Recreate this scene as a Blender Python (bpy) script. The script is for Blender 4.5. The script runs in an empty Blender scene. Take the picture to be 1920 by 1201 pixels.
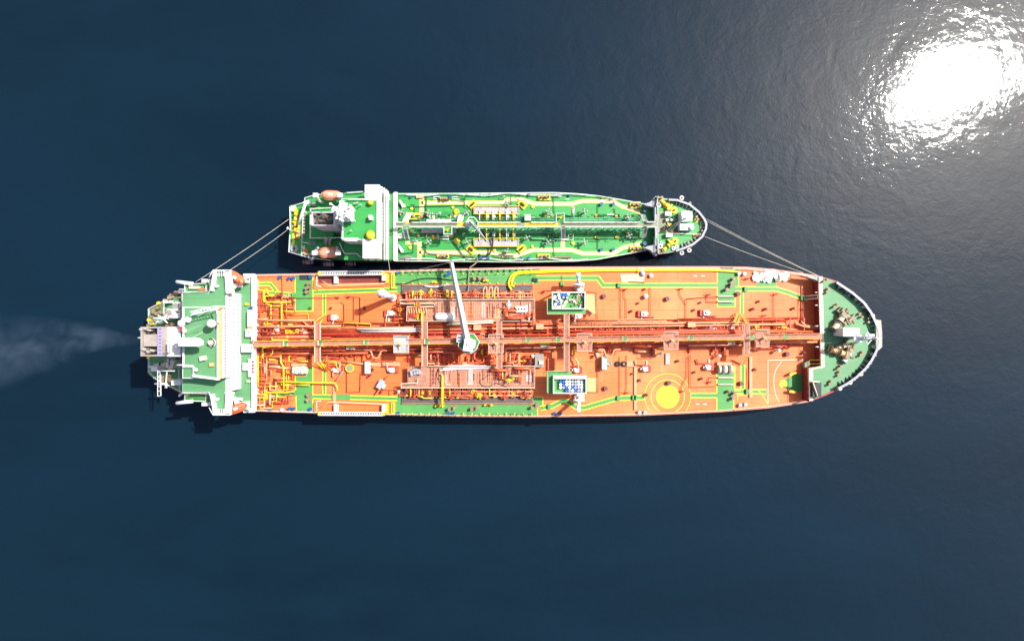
import bpy, math, random
from mathutils import Vector, Matrix
random.seed(7)
# ------------------------------------------------------------------ camera, sky, sun, exposure
sc = bpy.context.scene
COL = sc.collection
HC, FPX, CX, CY = 180.0, 1066.0, 960.0, 600.5      # camera height (m), focal length in photo pixels
cam_d = bpy.data.cameras.new('camera')
cam = bpy.data.objects.new('camera', cam_d); COL.objects.link(cam)
cam.location = (0, 0, HC)
cam_d.sensor_fit = 'HORIZONTAL'; cam_d.sensor_width = 36.0
cam_d.lens = 36.0 * FPX / 1920.0
cam_d.clip_start = 1.0; cam_d.clip_end = 20000
sc.camera = cam
SUN_EL = math.radians(49.1)
SUN_AZ = Vector((0.881, 0.472, 0)).normalized()
sun_dir = Vector((SUN_AZ.x * math.cos(SUN_EL), SUN_AZ.y * math.cos(SUN_EL), math.sin(SUN_EL)))
w = bpy.data.worlds.new('World'); sc.world = w; w.use_nodes = True
nt = w.node_tree; nt.nodes.clear()
sky = nt.nodes.new('ShaderNodeTexSky'); sky.sky_type = 'NISHITA'; sky.sun_disc = False
sky.sun_elevation = SUN_EL; sky.sun_rotation = math.atan2(SUN_AZ.x, SUN_AZ.y)
sky.dust_density = 3.5; sky.air_density = 1.0; sky.ozone_density = 1.5
bg = nt.nodes.new('ShaderNodeBackground'); bg.inputs['Strength'].default_value = 0.10
wo = nt.nodes.new('ShaderNodeOutputWorld')
nt.links.new(sky.outputs[0], bg.inputs[0]); nt.links.new(bg.outputs[0], wo.inputs[0])
sd = bpy.data.lights.new('sun', 'SUN'); sd.energy = 4.6; sd.angle = math.radians(0.53); sd.color = (1.0, 0.97, 0.92)
so = bpy.data.objects.new('sun', sd); COL.objects.link(so)
so.rotation_euler = sun_dir.to_track_quat('Z', 'Y').to_euler(); so.location = (150, 80, 220)
sc.view_settings.view_transform = 'Standard'; sc.view_settings.look = 'None'
sc.view_settings.gamma = 1.0; sc.view_settings.use_curve_mapping = False
sc.view_settings.exposure = 0.92
sc.cycles.max_bounces = 6; sc.cycles.diffuse_bounces = 3; sc.cycles.glossy_bounces = 3
sc.cycles.volume_bounces = 0; sc.cycles.volume_step_rate = 2.0

# ------------------------------------------------------------------ helpers
def W(px, py, z):                      # point of the place seen at a photo pixel, at height z above the sea
    k = (HC - z) / FPX
    return Vector(((px - CX) * k, (CY - py) * k, z))
def S(z): return (HC - z) / FPX        # metres per photo pixel at height z

class MB:
    def __init__(s): s.v = []; s.f = []
    def add(s, vs, fs):
        o = len(s.v); s.v += [tuple(p) for p in vs]; s.f += [tuple(i + o for i in q) for q in fs]; return s
    def prism(s, poly, z0, z1, top=None):          # poly: xy list; top: other xy list at z1
        top = top or poly; n = len(poly)
        a = sum(poly[i][0] * poly[(i + 1) % n][1] - poly[(i + 1) % n][0] * poly[i][1] for i in range(n))
        if a < 0: poly = poly[::-1]; top = top[::-1]
        vs = [(p[0], p[1], z0) for p in poly] + [(p[0], p[1], z1) for p in top]
        fs = [tuple(range(n - 1, -1, -1)), tuple(range(n, 2 * n))]
        fs += [(i, (i + 1) % n, n + (i + 1) % n, n + i) for i in range(n)]
        return s.add(vs, fs)
    def sheet(s, poly, z):
        n = len(poly)
        a = sum(poly[i][0] * poly[(i + 1) % n][1] - poly[(i + 1) % n][0] * poly[i][1] for i in range(n))
        if a < 0: poly = poly[::-1]
        return s.add([(p[0], p[1], z) for p in poly], [tuple(range(n))])
    def box(s, x0, y0, z0, x1, y1, z1):
        x0, x1 = min(x0, x1), max(x0, x1); y0, y1 = min(y0, y1), max(y0, y1)
        return s.prism([(x0, y0), (x1, y0), (x1, y1), (x0, y1)], min(z0, z1), max(z0, z1))
    def tube(s, pts, r, n=6, r1=None, cap=True):
        pts = [Vector(p) for p in pts]; m = len(pts); vs = []; fs = []
        r1 = r if r1 is None else r1
        for i, p in enumerate(pts):
            d = (pts[min(i + 1, m - 1)] - pts[max(i - 1, 0)])
            if d.length < 1e-6: d = Vector((0, 0, 1))
            d.normalize()
            u = d.cross(Vector((0, 0, 1)))
            if u.length < 1e-3: u = Vector((1, 0, 0))
            u.normalize(); vv = d.cross(u)
            rr = r + (r1 - r) * i / max(1, m - 1)
            if 0 < i < m - 1:
                a = (pts[i] - pts[i - 1]).normalized(); b = (pts[i + 1] - pts[i]).normalized()
                rr = rr / max(0.6, math.sqrt(max(0.05, (1 + a.dot(b)) / 2)))
            for k in range(n):
                t = 2 * math.pi * k / n
                vs.append(p + u * rr * math.cos(t) + vv * rr * math.sin(t))
        for i in range(m - 1):
            for k in range(n):
                a = i * n + k; b = i * n + (k + 1) % n
                fs.append((a, a + n, b + n, b))
        if cap:
            fs.append(tuple(range(n))); fs.append(tuple((m - 1) * n + k for k in range(n - 1, -1, -1)))
        return s.add(vs, fs)
    def lathe(s, c, prof, n=12):                    # prof: (r, z) pairs going up, about a vertical axis
        c = Vector(c); vs = []; fs = []
        for r, z in prof:
            for k in range(n):
                t = 2 * math.pi * k / n; vs.append((c.x + r * math.cos(t), c.y + r * math.sin(t), c.z + z))
        for i in range(len(prof) - 1):
            for k in range(n):
                a = i * n + k; b = i * n + (k + 1) % n
                fs.append((a, b, b + n, a + n))
        fs.append(tuple(range(n - 1, -1, -1))); m = (len(prof) - 1) * n; fs.append(tuple(m + k for k in range(n)))
        return s.add(vs, fs)
    def ring(s, c, r0, r1, z, n=48, a0=0, a1=2 * math.pi):
        vs = []; fs = []; full = abs(a1 - a0 - 2 * math.pi) < 1e-6
        m = n if full else n + 1
        for k in range(m):
            t = a0 + (a1 - a0) * k / n
            vs += [(c[0] + r0 * math.cos(t), c[1] + r0 * math.sin(t), z), (c[0] + r1 * math.cos(t), c[1] + r1 * math.sin(t), z)]
        for k in range(n):
            a = 2 * k; b = 2 * ((k + 1) % m)
            fs.append((a, a + 1, b + 1, b))
        return s.add(vs, fs)
    def torus(s, c, R, r, n=14, m=6):
        c = Vector(c); vs = []; fs = []
        for i in range(n):
            t = 2 * math.pi * i / n
            for j in range(m):
                q = 2 * math.pi * j / m
                vs.append((c.x + (R + r * math.cos(q)) * math.cos(t), c.y + (R + r * math.cos(q)) * math.sin(t), c.z + r * math.sin(q)))
        for i in range(n):
            for j in range(m):
                a = i * m + j; b = i * m + (j + 1) % m; c2 = ((i + 1) % n) * m + j; d = ((i + 1) % n) * m + (j + 1) % m
                fs.append((a, c2, d, b))
        return s.add(vs, fs)

def rotbox(mb, c, lx, ly, z0, z1, ang):
    ca, sa = math.cos(ang), math.sin(ang); poly = []
    for sx, sy in ((-1, -1), (1, -1), (1, 1), (-1, 1)):
        x, y = sx * lx / 2, sy * ly / 2; poly.append((c[0] + x * ca - y * sa, c[1] + x * sa + y * ca))
    return mb.prism(poly, z0, z1)

def link_obj(name, data, parent=None):
    o = bpy.data.objects.new(name, data); COL.objects.link(o)
    if parent is not None:
        o.parent = parent
        if parent.type == 'EMPTY': o.matrix_parent_inverse = Matrix.Translation(-parent.location)
    return o
def mesh(name, mb, mat, smooth=False):
    me = bpy.data.meshes.new(name); me.from_pydata(mb.v, [], mb.f); me.update()
    me.materials.append(M[mat] if isinstance(mat, str) else mat)
    if smooth:
        for p in me.polygons: p.use_smooth = True
    return me
def part(name, mb, mat, parent=None, smooth=False, label=None, kind=None):
    o = link_obj(name, mesh(name, mb, mat, smooth), parent)
    if label: o['label'] = label
    if kind: o['kind'] = kind
    return o
def place(name, me, parent, loc, rz=0, scale=1):          # shared-mesh copy
    o = link_obj(name, me, parent); o.location = loc; o.rotation_euler = (0, 0, rz)
    o.scale = (scale, scale, scale) if isinstance(scale, (int, float)) else scale
    return o
def sub(name, me, parent, loc=(0, 0, 0), rz=0):             # sub-part in its part's own space
    o = bpy.data.objects.new(name, me); COL.objects.link(o); o.parent = parent; o.location = loc; o.rotation_euler = (0, 0, rz); return o
def tag(o, label, cat, group=None, kind=None):
    o['label'] = label; o['category'] = cat
    if group: o['group'] = group
    if kind: o['kind'] = kind
    return o
def thing(name, loc, label, cat, group=None):
    o = bpy.data.objects.new(name, None); COL.objects.link(o); o.location = loc; o.empty_display_size = 1
    return tag(o, label, cat, group)
def pbox(name, x0, y0, x1, y1, z0, z1, mat, parent, label=None):      # box whose TOP is seen over the pixel rectangle
    a = W(x0, y0, z1); b = W(x1, y1, z1)
    return part(name, MB().box(a.x, a.y, z0, b.x, b.y, z1), mat, parent, label=label)
def xy(pts, z): return [tuple(W(x, y, z).xy) for x, y in pts]
def pprism(name, pts, z0, z1, mat, parent, label=None):
    return part(name, MB().prism(xy(pts, z1), z0, z1), mat, parent, label=label)
def psheet(name, pts, z, mat, parent, label=None):
    return part(name, MB().sheet(xy(pts, z), z), mat, parent, label=label)
def ptube(name, pts, z, r, mat, parent, n=6, smooth=True, **k):         # z scalar or list
    zs = z if isinstance(z, (list, tuple)) else [z] * len(pts)
    return part(name, MB().tube([W(p[0], p[1], q) for p, q in zip(pts, zs)], r, n), mat, parent, smooth, **k)

def off_path(pts, d):                    # 2-D polyline offset with mitres
    out = []; n = len(pts)
    for i in range(n):
        p = Vector(pts[i]); a = Vector(pts[max(i - 1, 0)]); b = Vector(pts[min(i + 1, n - 1)])
        d1 = (p - a).normalized() if i > 0 else (b - p).normalized()
        d2 = (b - p).normalized() if i < n - 1 else d1
        n1 = Vector((-d1.y, d1.x)); n2 = Vector((-d2.y, d2.x)); m = (n1 + n2).normalized()
        out.append(tuple(p + m * d / max(0.4, m.dot(n1))))
    return out
def strip_mb(mb, pts, wd, z, off=0):
    l = off_path(pts, off + wd / 2); r = off_path(pts, off - wd / 2); n = len(pts)
    vs = [(p[0], p[1], z) for p in l] + [(p[0], p[1], z) for p in r]
    mb.add(vs, [(n + i, n + i + 1, i + 1, i) for i in range(n - 1)]); return mb
def walkway(pts, wpx, z, parent, fill, edge, ew=1.7):      # painted walkway: a strip and its two edge lines
    P = xy(pts, z); k = S(z)
    o = part('painted_walkway', strip_mb(MB(), P, wpx * k, z), fill, parent)
    if edge:
        for s in (-1, 1):
            part('edge_line', strip_mb(MB(), P, ew * k, z + 0.012, s * wpx * k / 2), edge, o)
    return o
def line(pts, z, wpx, mat, parent, name='painted_line'):
    return part(name, strip_mb(MB(), xy(pts, z), wpx * S(z), z), mat, parent)
def railing(pts, z, parent, mat='white', h=1.1, r=0.07, step=2.2, bars=2, name='railing', world=False):
    P = [Vector((p[0], p[1], z)) for p in pts] if world else [W(p[0], p[1], z + h) - Vector((0, 0, h)) for p in pts]
    mb = MB(); r *= .78
    for b in range(bars):
        hh = h * (b + 1) / bars
        mb.tube([p + Vector((0, 0, hh)) for p in P], r * (1.15 if b == bars - 1 else .8), 4)
    for i in range(len(P) - 1):
        L = (P[i + 1] - P[i]).length; n = max(1, round(L / step))
        for k in range(n + (1 if i == len(P) - 2 else 0)):
            q = P[i].lerp(P[i + 1], k / n); mb.tube([q, q + Vector((0, 0, h))], r * .8, 4)
    return part(name, mb, mat, parent)
def curve(pts, n=8):                     # Catmull-Rom through pixel points
    out = []; P = [pts[0]] + list(pts) + [pts[-1]]
    for i in range(1, len(P) - 2):
        for k in range(n):
            t = k / n; a, b, c, d = P[i - 1], P[i], P[i + 1], P[i + 2]
            out.append(tuple(0.5 * ((2 * b[j]) + (-a[j] + c[j]) * t + (2 * a[j] - 5 * b[j] + 4 * c[j] - d[j]) * t * t + (-a[j] + 3 * b[j] - 3 * c[j] + d[j]) * t ** 3) for j in range(len(b))))
    out.append(tuple(pts[-1])); return out

def route(x0, y0, x1, y1, n, z, parent, mats, rs=(.1, .24), name='service_pipe', seglen=(5, 30)):
    for i in range(n):                       # right-angled pipe runs threading an area of the deck
        x, y = random.uniform(x0, x1), random.uniform(y0, y1); pts = [(x, y)]; hor = random.random() < (x1 - x0) / (x1 - x0 + y1 - y0)
        for k in range(random.randint(1, 4)):
            d = random.uniform(*seglen) * random.choice((-1, 1))
            if hor: x = min(x1, max(x0, x + d))
            else: y = min(y1, max(y0, y + d * .6))
            hor = not hor
            if abs(x - pts[-1][0]) + abs(y - pts[-1][1]) > 1.5: pts.append((x, y))
            else: x, y = pts[-1]
        if len(pts) > 1: ptube(name, pts, z + random.uniform(0, 1.0), random.uniform(*rs), random.choice(mats), parent, 6)
# ------------------------------------------------------------------ materials
M = {}
def paint(name, rgb, rough=0.55, var=0.12, scale=0.35, stain=None, stain_amt=0.0, stain_scale=0.25, metal=0.0, bump=0.0, stretch=(1, 1, 1), seam=0.0):
    if min(rgb) < .55: rgb = tuple(c * .76 for c in rgb); stain = tuple(c * .76 for c in stain) if stain else None
    m = bpy.data.materials.new(name); m.use_nodes = True; t = m.node_tree; N = t.nodes; L = t.links
    b = N['Principled BSDF']; b.inputs['Roughness'].default_value = rough; b.inputs['Metallic'].default_value = metal
    g = N.new('ShaderNodeNewGeometry')
    mp = N.new('ShaderNodeMapping'); mp.inputs['Scale'].default_value = stretch
    L.new(g.outputs['Position'], mp.inputs['Vector'])
    n1 = N.new('ShaderNodeTexNoise'); n1.inputs['Scale'].default_value = scale; n1.inputs['Detail'].default_value = 6; n1.inputs['Roughness'].default_value = .65
    L.new(mp.outputs[0], n1.inputs['Vector'])
    r = N.new('ShaderNodeMapRange'); r.inputs[1].default_value = .3; r.inputs[2].default_value = .7; r.inputs[3].default_value = 1 - var; r.inputs[4].default_value = 1 + var
    L.new(n1.outputs['Fac'], r.inputs[0])
    mx = N.new('ShaderNodeMix'); mx.data_type = 'RGBA'; mx.blend_type = 'MULTIPLY'; mx.inputs['Factor'].default_value = 1
    mx.inputs['A'].default_value = (*rgb, 1); L.new(r.outputs[0], mx.inputs['B'])
    out = mx.outputs['Result']
    if stain:
        n2 = N.new('ShaderNodeTexNoise'); n2.inputs['Scale'].default_value = stain_scale; n2.inputs['Detail'].default_value = 8; n2.inputs['Roughness'].default_value = .7
        L.new(mp.outputs[0], n2.inputs['Vector'])
        r2 = N.new('ShaderNodeMapRange'); r2.inputs[1].default_value = .52; r2.inputs[2].default_value = .72; r2.inputs[3].default_value = 0; r2.inputs[4].default_value = stain_amt
        L.new(n2.outputs['Fac'], r2.inputs[0])
        m2 = N.new('ShaderNodeMix'); m2.data_type = 'RGBA'; L.new(r2.outputs[0], m2.inputs['Factor']); L.new(out, m2.inputs['A']); m2.inputs['B'].default_value = (*stain, 1)
        out = m2.outputs['Result']
    if seam:                                          # welded plate seams and faint streaks along the ship
        br = N.new('ShaderNodeTexBrick'); br.inputs['Scale'].default_value = 1; br.inputs['Brick Width'].default_value = 11; br.inputs['Row Height'].default_value = 3.1; br.inputs['Mortar Size'].default_value = .13; br.inputs['Mortar Smooth'].default_value = .4
        br.inputs['Color1'].default_value = (1, 1, 1, 1); br.inputs['Color2'].default_value = (.95, .94, .93, 1); br.inputs['Mortar'].default_value = (1 - seam, 1 - seam * 1.3, 1 - seam * 1.3, 1)
        L.new(g.outputs['Position'], br.inputs['Vector'])
        m3 = N.new('ShaderNodeMix'); m3.data_type = 'RGBA'; m3.blend_type = 'MULTIPLY'; m3.inputs['Factor'].default_value = 1; L.new(out, m3.inputs['A']); L.new(br.outputs['Color'], m3.inputs['B'])
        mp2 = N.new('ShaderNodeMapping'); mp2.inputs['Scale'].default_value = (.12, 1.1, 1); L.new(g.outputs['Position'], mp2.inputs['Vector'])
        n3 = N.new('ShaderNodeTexNoise'); n3.inputs['Scale'].default_value = .6; n3.inputs['Detail'].default_value = 7; n3.inputs['Roughness'].default_value = .75; L.new(mp2.outputs[0], n3.inputs['Vector'])
        r3 = N.new('ShaderNodeMapRange'); r3.inputs[1].default_value = .56; r3.inputs[2].default_value = .78; r3.inputs[3].default_value = 0; r3.inputs[4].default_value = .5; L.new(n3.outputs['Fac'], r3.inputs[0])
        m4 = N.new('ShaderNodeMix'); m4.data_type = 'RGBA'; L.new(r3.outputs[0], m4.inputs['Factor']); L.new(m3.outputs['Result'], m4.inputs['A']); m4.inputs['B'].default_value = (rgb[0] * .55, rgb[1] * .5, rgb[2] * .8, 1)
        out = m4.outputs['Result']
    L.new(out, b.inputs['Base Color'])
    if bump:
        bp = N.new('ShaderNodeBump'); bp.inputs['Strength'].default_value = bump; bp.inputs['Distance'].default_value = .05
        L.new(n1.outputs['Fac'], bp.inputs['Height']); L.new(bp.outputs[0], b.inputs['Normal'])
    M[name] = m; return m
paint('orange_deck', (0.93, 0.178, 0.036), .6, .1, .08, (0.97, 0.335, 0.115), .75, .035, seam=.22)
paint('green_pale', (0.105, 0.30, 0.125), .6, .1, .12, (0.17, 0.36, 0.19), .5, .1, seam=.1)
paint('green_paint', (0.078, 0.315, 0.070), .6, .12, .15, (0.14, 0.37, 0.13), .5, .12, seam=.12)
paint('green_deck', (0.032, 0.33, 0.060), .55, .12, .15, (0.07, 0.40, 0.11), .4, .15, seam=.12)
paint('yellow_paint', (0.84, 0.70, 0.02), .5, .08, .6, (0.75, 0.48, 0.06), .6, .9)
paint('beige_walk', (0.70, 0.52, 0.40), .65, .06, .5)
paint('white', (0.62, 0.62, 0.615), .4, .04, .4, (0.52, 0.45, 0.38), .4, .5)
paint('off_white', (0.66, 0.63, 0.58), .5, .08, .8, (0.4, 0.28, 0.2), .4, .8)
paint('lavender', (0.60, 0.58, 0.63), .5, .05, .5)
paint('orange_pipe', (0.76, 0.115, 0.035), .45, .18, .8, (0.85, 0.26, 0.10), .5, .6)
paint('red_pipe', (0.50, 0.045, 0.025), .45, .15, .8, (0.72, 0.19, 0.08), .5, .5)
paint('pale_pipe', (0.84, 0.34, 0.17), .5, .1, .8)
paint('maroon', (0.20, 0.028, 0.022), .6, .2, 1.2, (0.42, 0.1, 0.05), .5, .8)
paint('yellow_pipe', (0.82, 0.60, 0.02), .45, .1, .6)
paint('pink_grate', (0.46, 0.175, 0.105), .7, .25, 1.2, (0.56, 0.30, 0.22), .7, .35)
paint('grey_grate', (0.42, 0.40, 0.39), .7, .15, 1.2, (0.55, 0.5, 0.48), .5, .5)
paint('catwalk_grey', (0.25, 0.27, 0.16), .7, .15, .9, (0.4, 0.4, 0.28), .5, .4)
paint('catwalk_yellow', (0.80, 0.50, 0.02), .6, .12, .5)
paint('tray_brown', (0.11, 0.085, 0.08), .6, .2, .8, (0.2, 0.15, 0.14), .5, .5)
paint('dark', (0.025, 0.025, 0.03), .6, .2, 1)
paint('steel', (0.30, 0.27, 0.24), .5, .25, 1.5)
paint('rust_steel', (0.26, 0.19, 0.11), .6, .3, 1.0, (0.5, 0.38, 0.18), .6, .8)
paint('blue', (0.015, 0.09, 0.27), .45, .12, 1)
paint('drum_blue', (0.03, 0.16, 0.55), .35, .08, 2)
paint('drum_white', (0.8, 0.82, 0.84), .35, .05, 2)
paint('drum_grey', (0.42, 0.42, 0.45), .4, .1, 2)
paint('drum_violet', (0.38, 0.38, 0.62), .4, .1, 2)
paint('lifeboat_orange', (0.80, 0.16, 0.06), .35, .06, 1, (0.85, 0.45, 0.32), .5, .6)
paint('lifeboat_pink', (0.78, 0.33, 0.20), .45, .1, 1, (0.8, 0.55, 0.42), .6, .7)
paint('cream', (0.74, 0.66, 0.46), .6, .06, .6)
paint('tan_wood', (0.72, 0.42, 0.18), .6, .1, .8)
paint('hull_red', (0.33, 0.035, 0.03), .5, .15, .3, (0.45, 0.12, 0.1), .4, .4)
paint('hull_green', (0.03, 0.12, 0.06), .5, .15, .3)
paint('hull_black', (0.02, 0.02, 0.022), .5, .15, .3)
paint('hull_grey', (0.33, 0.33, 0.36), .5, .08, .4)
paint('pink_edge', (0.70, 0.26, 0.18), .55, .12, .5)
paint('soot', (0.12, 0.095, 0.075), .75, .35, .5, (0.33, 0.26, 0.2), .7, .3)
paint('rope', (0.62, 0.57, 0.46), .8, .2, 3)
paint('rope_white', (0.85, 0.84, 0.82), .8, .08, 2)
paint('rubber', (0.02, 0.018, 0.018), .6, .2, 1)
paint('hose_yellow', (0.85, 0.70, 0.01), .45, .1, 1)
paint('glass', (0.10, 0.13, 0.16), .12, .1, 1)
paint('glass_pale', (0.40, 0.42, 0.46), .15, .1, 1)
paint('red', (0.62, 0.03, 0.03), .5, .1, 1)
paint('blue_grey', (0.35, 0.42, 0.6), .5, .1, 1)
def grating(name, rgb, hole, sx=1.6):
    m = paint(name, rgb, .7, .15, .5); t = m.node_tree; N = t.nodes; L = t.links; b = N['Principled BSDF']
    src = b.inputs['Base Color'].links[0].from_socket
    g = N.new('ShaderNodeNewGeometry'); br = N.new('ShaderNodeTexBrick')
    br.inputs['Scale'].default_value = sx; br.offset = 0; br.inputs['Mortar Size'].default_value = .05; br.inputs['Brick Width'].default_value = .9; br.inputs['Row Height'].default_value = 2.2
    br.inputs['Color1'].default_value = (1, 1, 1, 1); br.inputs['Color2'].default_value = (.78, .74, .74, 1); br.inputs['Mortar'].default_value = (*hole, 1)
    L.new(g.outputs['Position'], br.inputs['Vector'])
    mx = N.new('ShaderNodeMix'); mx.data_type = 'RGBA'; mx.blend_type = 'MULTIPLY'; mx.inputs['Factor'].default_value = 1
    L.new(src, mx.inputs['A']); L.new(br.outputs['Color'], mx.inputs['B']); L.new(mx.outputs['Result'], b.inputs['Base Color'])
grating('manifold_grate', (0.50, 0.245, 0.165), (.45, .22, .16))
grating('steel_grate', (0.50, 0.47, 0.46), (.5, .45, .45), 1.2)
# the sea: a rippled dielectric over dark blue water
m = bpy.data.materials.new('sea_water'); m.use_nodes = True; t = m.node_tree; N = t.nodes; L = t.links; b = N['Principled BSDF']
b.inputs['Base Color'].default_value = (0.0030, 0.0120, 0.0235, 1); b.inputs['Roughness'].default_value = .05; b.inputs['IOR'].default_value = 1.333
b.inputs['Coat Weight'].default_value = .07; b.inputs['Coat Roughness'].default_value = .36; b.inputs['Coat IOR'].default_value = 1.333
g = N.new('ShaderNodeNewGeometry')
def noise(scale, det, stretch, rot, rough=.55, dist=0):
    mp = N.new('ShaderNodeMapping'); mp.inputs['Scale'].default_value = stretch; mp.inputs['Rotation'].default_value = (0, 0, rot); L.new(g.outputs['Position'], mp.inputs[0])
    n = N.new('ShaderNodeTexNoise'); n.inputs['Scale'].default_value = scale; n.inputs['Detail'].default_value = det; n.inputs['Roughness'].default_value = rough; n.inputs['Distortion'].default_value = dist; L.new(mp.outputs[0], n.inputs['Vector']); return n.outputs['Fac']
def mul(a, k):
    x = N.new('ShaderNodeMath'); x.operation = 'MULTIPLY'; L.new(a, x.inputs[0]); x.inputs[1].default_value = k; return x.outputs[0]
def addn(a, c):
    x = N.new('ShaderNodeMath'); x.operation = 'ADD'; L.new(a, x.inputs[0]); L.new(c, x.inputs[1]); return x.outputs[0]
hgt = addn(addn(mul(noise(.5, 4, (.72, 1, 1), .5, .6, .4), .28), mul(noise(.13, 3, (1.0, .7, 1), -.25, .5, .5), .55)), mul(noise(1.7, 3, (1, .7, 1), 1.0), .085))
wind = N.new('ShaderNodeMapRange'); wind.inputs[1].default_value = .35; wind.inputs[2].default_value = .65; wind.inputs[3].default_value = .65; wind.inputs[4].default_value = 1.15; L.new(noise(.016, 4, (.5, 1.6, 1), .15, .6, .6), wind.inputs[0])
hm = N.new('ShaderNodeMath'); hm.operation = 'MULTIPLY'; L.new(hgt, hm.inputs[0]); L.new(wind.outputs[0], hm.inputs[1]); hgt = hm.outputs[0]
cv = N.new('ShaderNodeValToRGB'); cv.color_ramp.elements[0].position = .3; cv.color_ramp.elements[1].position = .72; cv.color_ramp.elements[0].color = (.0020, .0087, .0163, 1); cv.color_ramp.elements[1].color = (.0030, .0136, .0262, 1)
L.new(noise(.011, 5, (.55, 1.5, 1), .1, .6, .8), cv.inputs[0]); L.new(cv.outputs[0], b.inputs['Base Color'])
bp = N.new('ShaderNodeBump'); bp.inputs['Strength'].default_value = 1.0; bp.inputs['Distance'].default_value = .215
L.new(hgt, bp.inputs['Height']); L.new(bp.outputs[0], b.inputs['Normal'])
bp2 = N.new('ShaderNodeBump'); bp2.inputs['Strength'].default_value = 1.0; bp2.inputs['Distance'].default_value = .30; L.new(hgt, bp2.inputs['Height']); L.new(bp2.outputs[0], b.inputs['Coat Normal'])
M['sea_water'] = m

# ------------------------------------------------------------------ sea
sea = part('sea', MB().sheet([(-9000, -9000), (9000, -9000), (9000, 9000), (-9000, 9000)], 0), 'sea_water')
tag(sea, 'dark blue rippled sea with a bright sun glint', 'sea', kind='structure')

# ================================================================== THE LARGE ORANGE-DECKED TANKER
BT = thing('oil_tanker', W(960, 642, 0), 'large tanker with orange deck, green walkways and white bridge at its stern', 'tanker')
ZD, ZF, ZP = 10.0, 14.0, 12.0
TOPE = [(277, 578), (342, 544), (400, 520), (475, 514), (590, 512), (690, 508), (820, 504), (920, 502), (1000, 500), (1250, 499), (1340, 499), (1400, 500), (1450, 504), (1500, 511), (1534, 517)]
FTOP = [(1570, 527), (1600, 547), (1622, 566), (1635, 584), (1643, 600), (1650, 617), (1652, 632)]
FBOT = [(1651, 645), (1644, 662), (1636, 677), (1625, 692), (1607, 709), (1590, 721), (1573, 730), (1546, 742)]
BOTE = [(1517, 753), (1480, 759), (1440, 765), (1350, 772), (1200, 779), (1010, 782), (870, 781), (720, 778), (590, 775), (475, 771), (400, 762), (342, 739), (290, 712), (277, 700)]
def hull_mb(top, z1, levels):
    mb = MB(); n = len(top); cx = sum(p[0] for p in top) / n; cy = sum(p[1] for p in top) / n
    a = sum(top[i][0] * top[(i + 1) % n][1] - top[(i + 1) % n][0] * top[i][1] for i in range(n))
    if a < 0: top = top[::-1]
    vs = [(p[0], p[1], z1) for p in top]
    for z, kx, ky in levels: vs += [(cx + (p[0] - cx) * kx, cy + (p[1] - cy) * ky, z) for p in top]
    fs = [tuple(range(n))]
    for l in range(len(levels)):
        for i in range(n):
            j = (i + 1) % n; fs.append((l * n + j, l * n + i, (l + 1) * n + i, (l + 1) * n + j))
    return mb.add(vs, fs)
part('hull', hull_mb(xy(TOPE + FTOP + FBOT + BOTE, ZD), ZD, [(4, .985, .995), (-2, .96, .98)]), 'hull_red', BT)
deck = part('main_deck', MB().sheet(xy([(475, 515)] + TOPE[4:] + [(1545, 520), (1545, 742)] + BOTE[:9] + [(475, 770)], ZD + .02), ZD + .02), 'orange_deck', BT)
# sheer strake along the deck edge
for pts in (TOPE[3:], BOTE[:10]):
    line([(x, y + (1.8 if y < 640 else -1.8)) for x, y in pts], ZD + .06, 3.6, 'pink_edge', BT, 'sheer_strake')
Z1 = ZD + .04
G, Y = 'green_paint', 'yellow_paint'
# painted walkways
for pts, wd in ([[(480, 532), (507, 532), (520, 548)], 6], [[(503, 548.5), (528, 550), (552, 553)], 6], [[(587, 547.5), (745, 542.5)], 7], [[(608, 551), (608, 590)], 5.5],
                [[(1005, 521), (1121, 521), (1131, 534.5), (1344, 534.5)], 8], [[(1379, 541.5), (1455, 541.5), (1478, 548), (1503, 558), (1515, 559.5)], 7.5], [[(1391, 546), (1391, 588)], 6],
                [[(503, 742), (530, 740), (553, 736)], 7], [[(587, 743), (745, 747)], 7.5], [[(608, 696), (608, 740)], 5.5],
                [[(1013, 765), (1035, 761), (1053, 752), (1064, 752), (1082, 764), (1096, 764), (1158, 746), (1209, 745)], 8],
                [[(1296, 741), (1344, 741)], 8.5], [[(1377, 733.5), (1437, 734)], 8], [[(1393, 683), (1393, 730)], 7]):
    walkway(pts, wd, Z1, BT, G, Y)
def area(pts, edges=(), z=Z1 + .006, mat=G):
    o = psheet('painted_area', pts, z, mat, BT)
    for e in edges: part('edge_line', strip_mb(MB(), xy(e, z + .014), 1.7 * S(z), z + .014), Y, o)
    return o
area([(553.5, 514), (587, 513), (587, 583), (553.5, 583)], [[(553.5, 521), (553.5, 583), (587, 583), (587, 520)]])
area([(740, 507), (1005, 504), (1005, 525), (1012, 526), (1012, 533), (998, 531), (742, 533), (756, 537), (757, 550), (735, 548), (735, 538), (740, 533)])
area([(1345, 502), (1385, 502), (1385, 537), (1394, 537), (1394, 546), (1378.5, 546), (1378.5, 575), (1345, 575)], [[(1345, 503), (1345, 530.5)], [(1345, 539), (1345, 575), (1378.5, 575), (1378.5, 549)], [(1385, 512), (1385, 537), (1417, 537)]])
area([(1385, 537), (1417, 537), (1424, 518), (1456, 522), (1456, 545), (1385, 546)], z=Z1 + .01)
area([(553.5, 705), (575, 705), (575, 687), (586.5, 687), (586.5, 774), (556, 774)], [[(553.5, 702), (556, 774)], [(586.5, 687), (586.5, 740)], [(586.5, 748), (587, 770)]])
area([(735, 740), (755, 742), (755, 756), (1008, 758), (1008, 781), (742, 778), (742, 752), (735, 751)], [[(1008, 765), (1008, 780)]])
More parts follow.
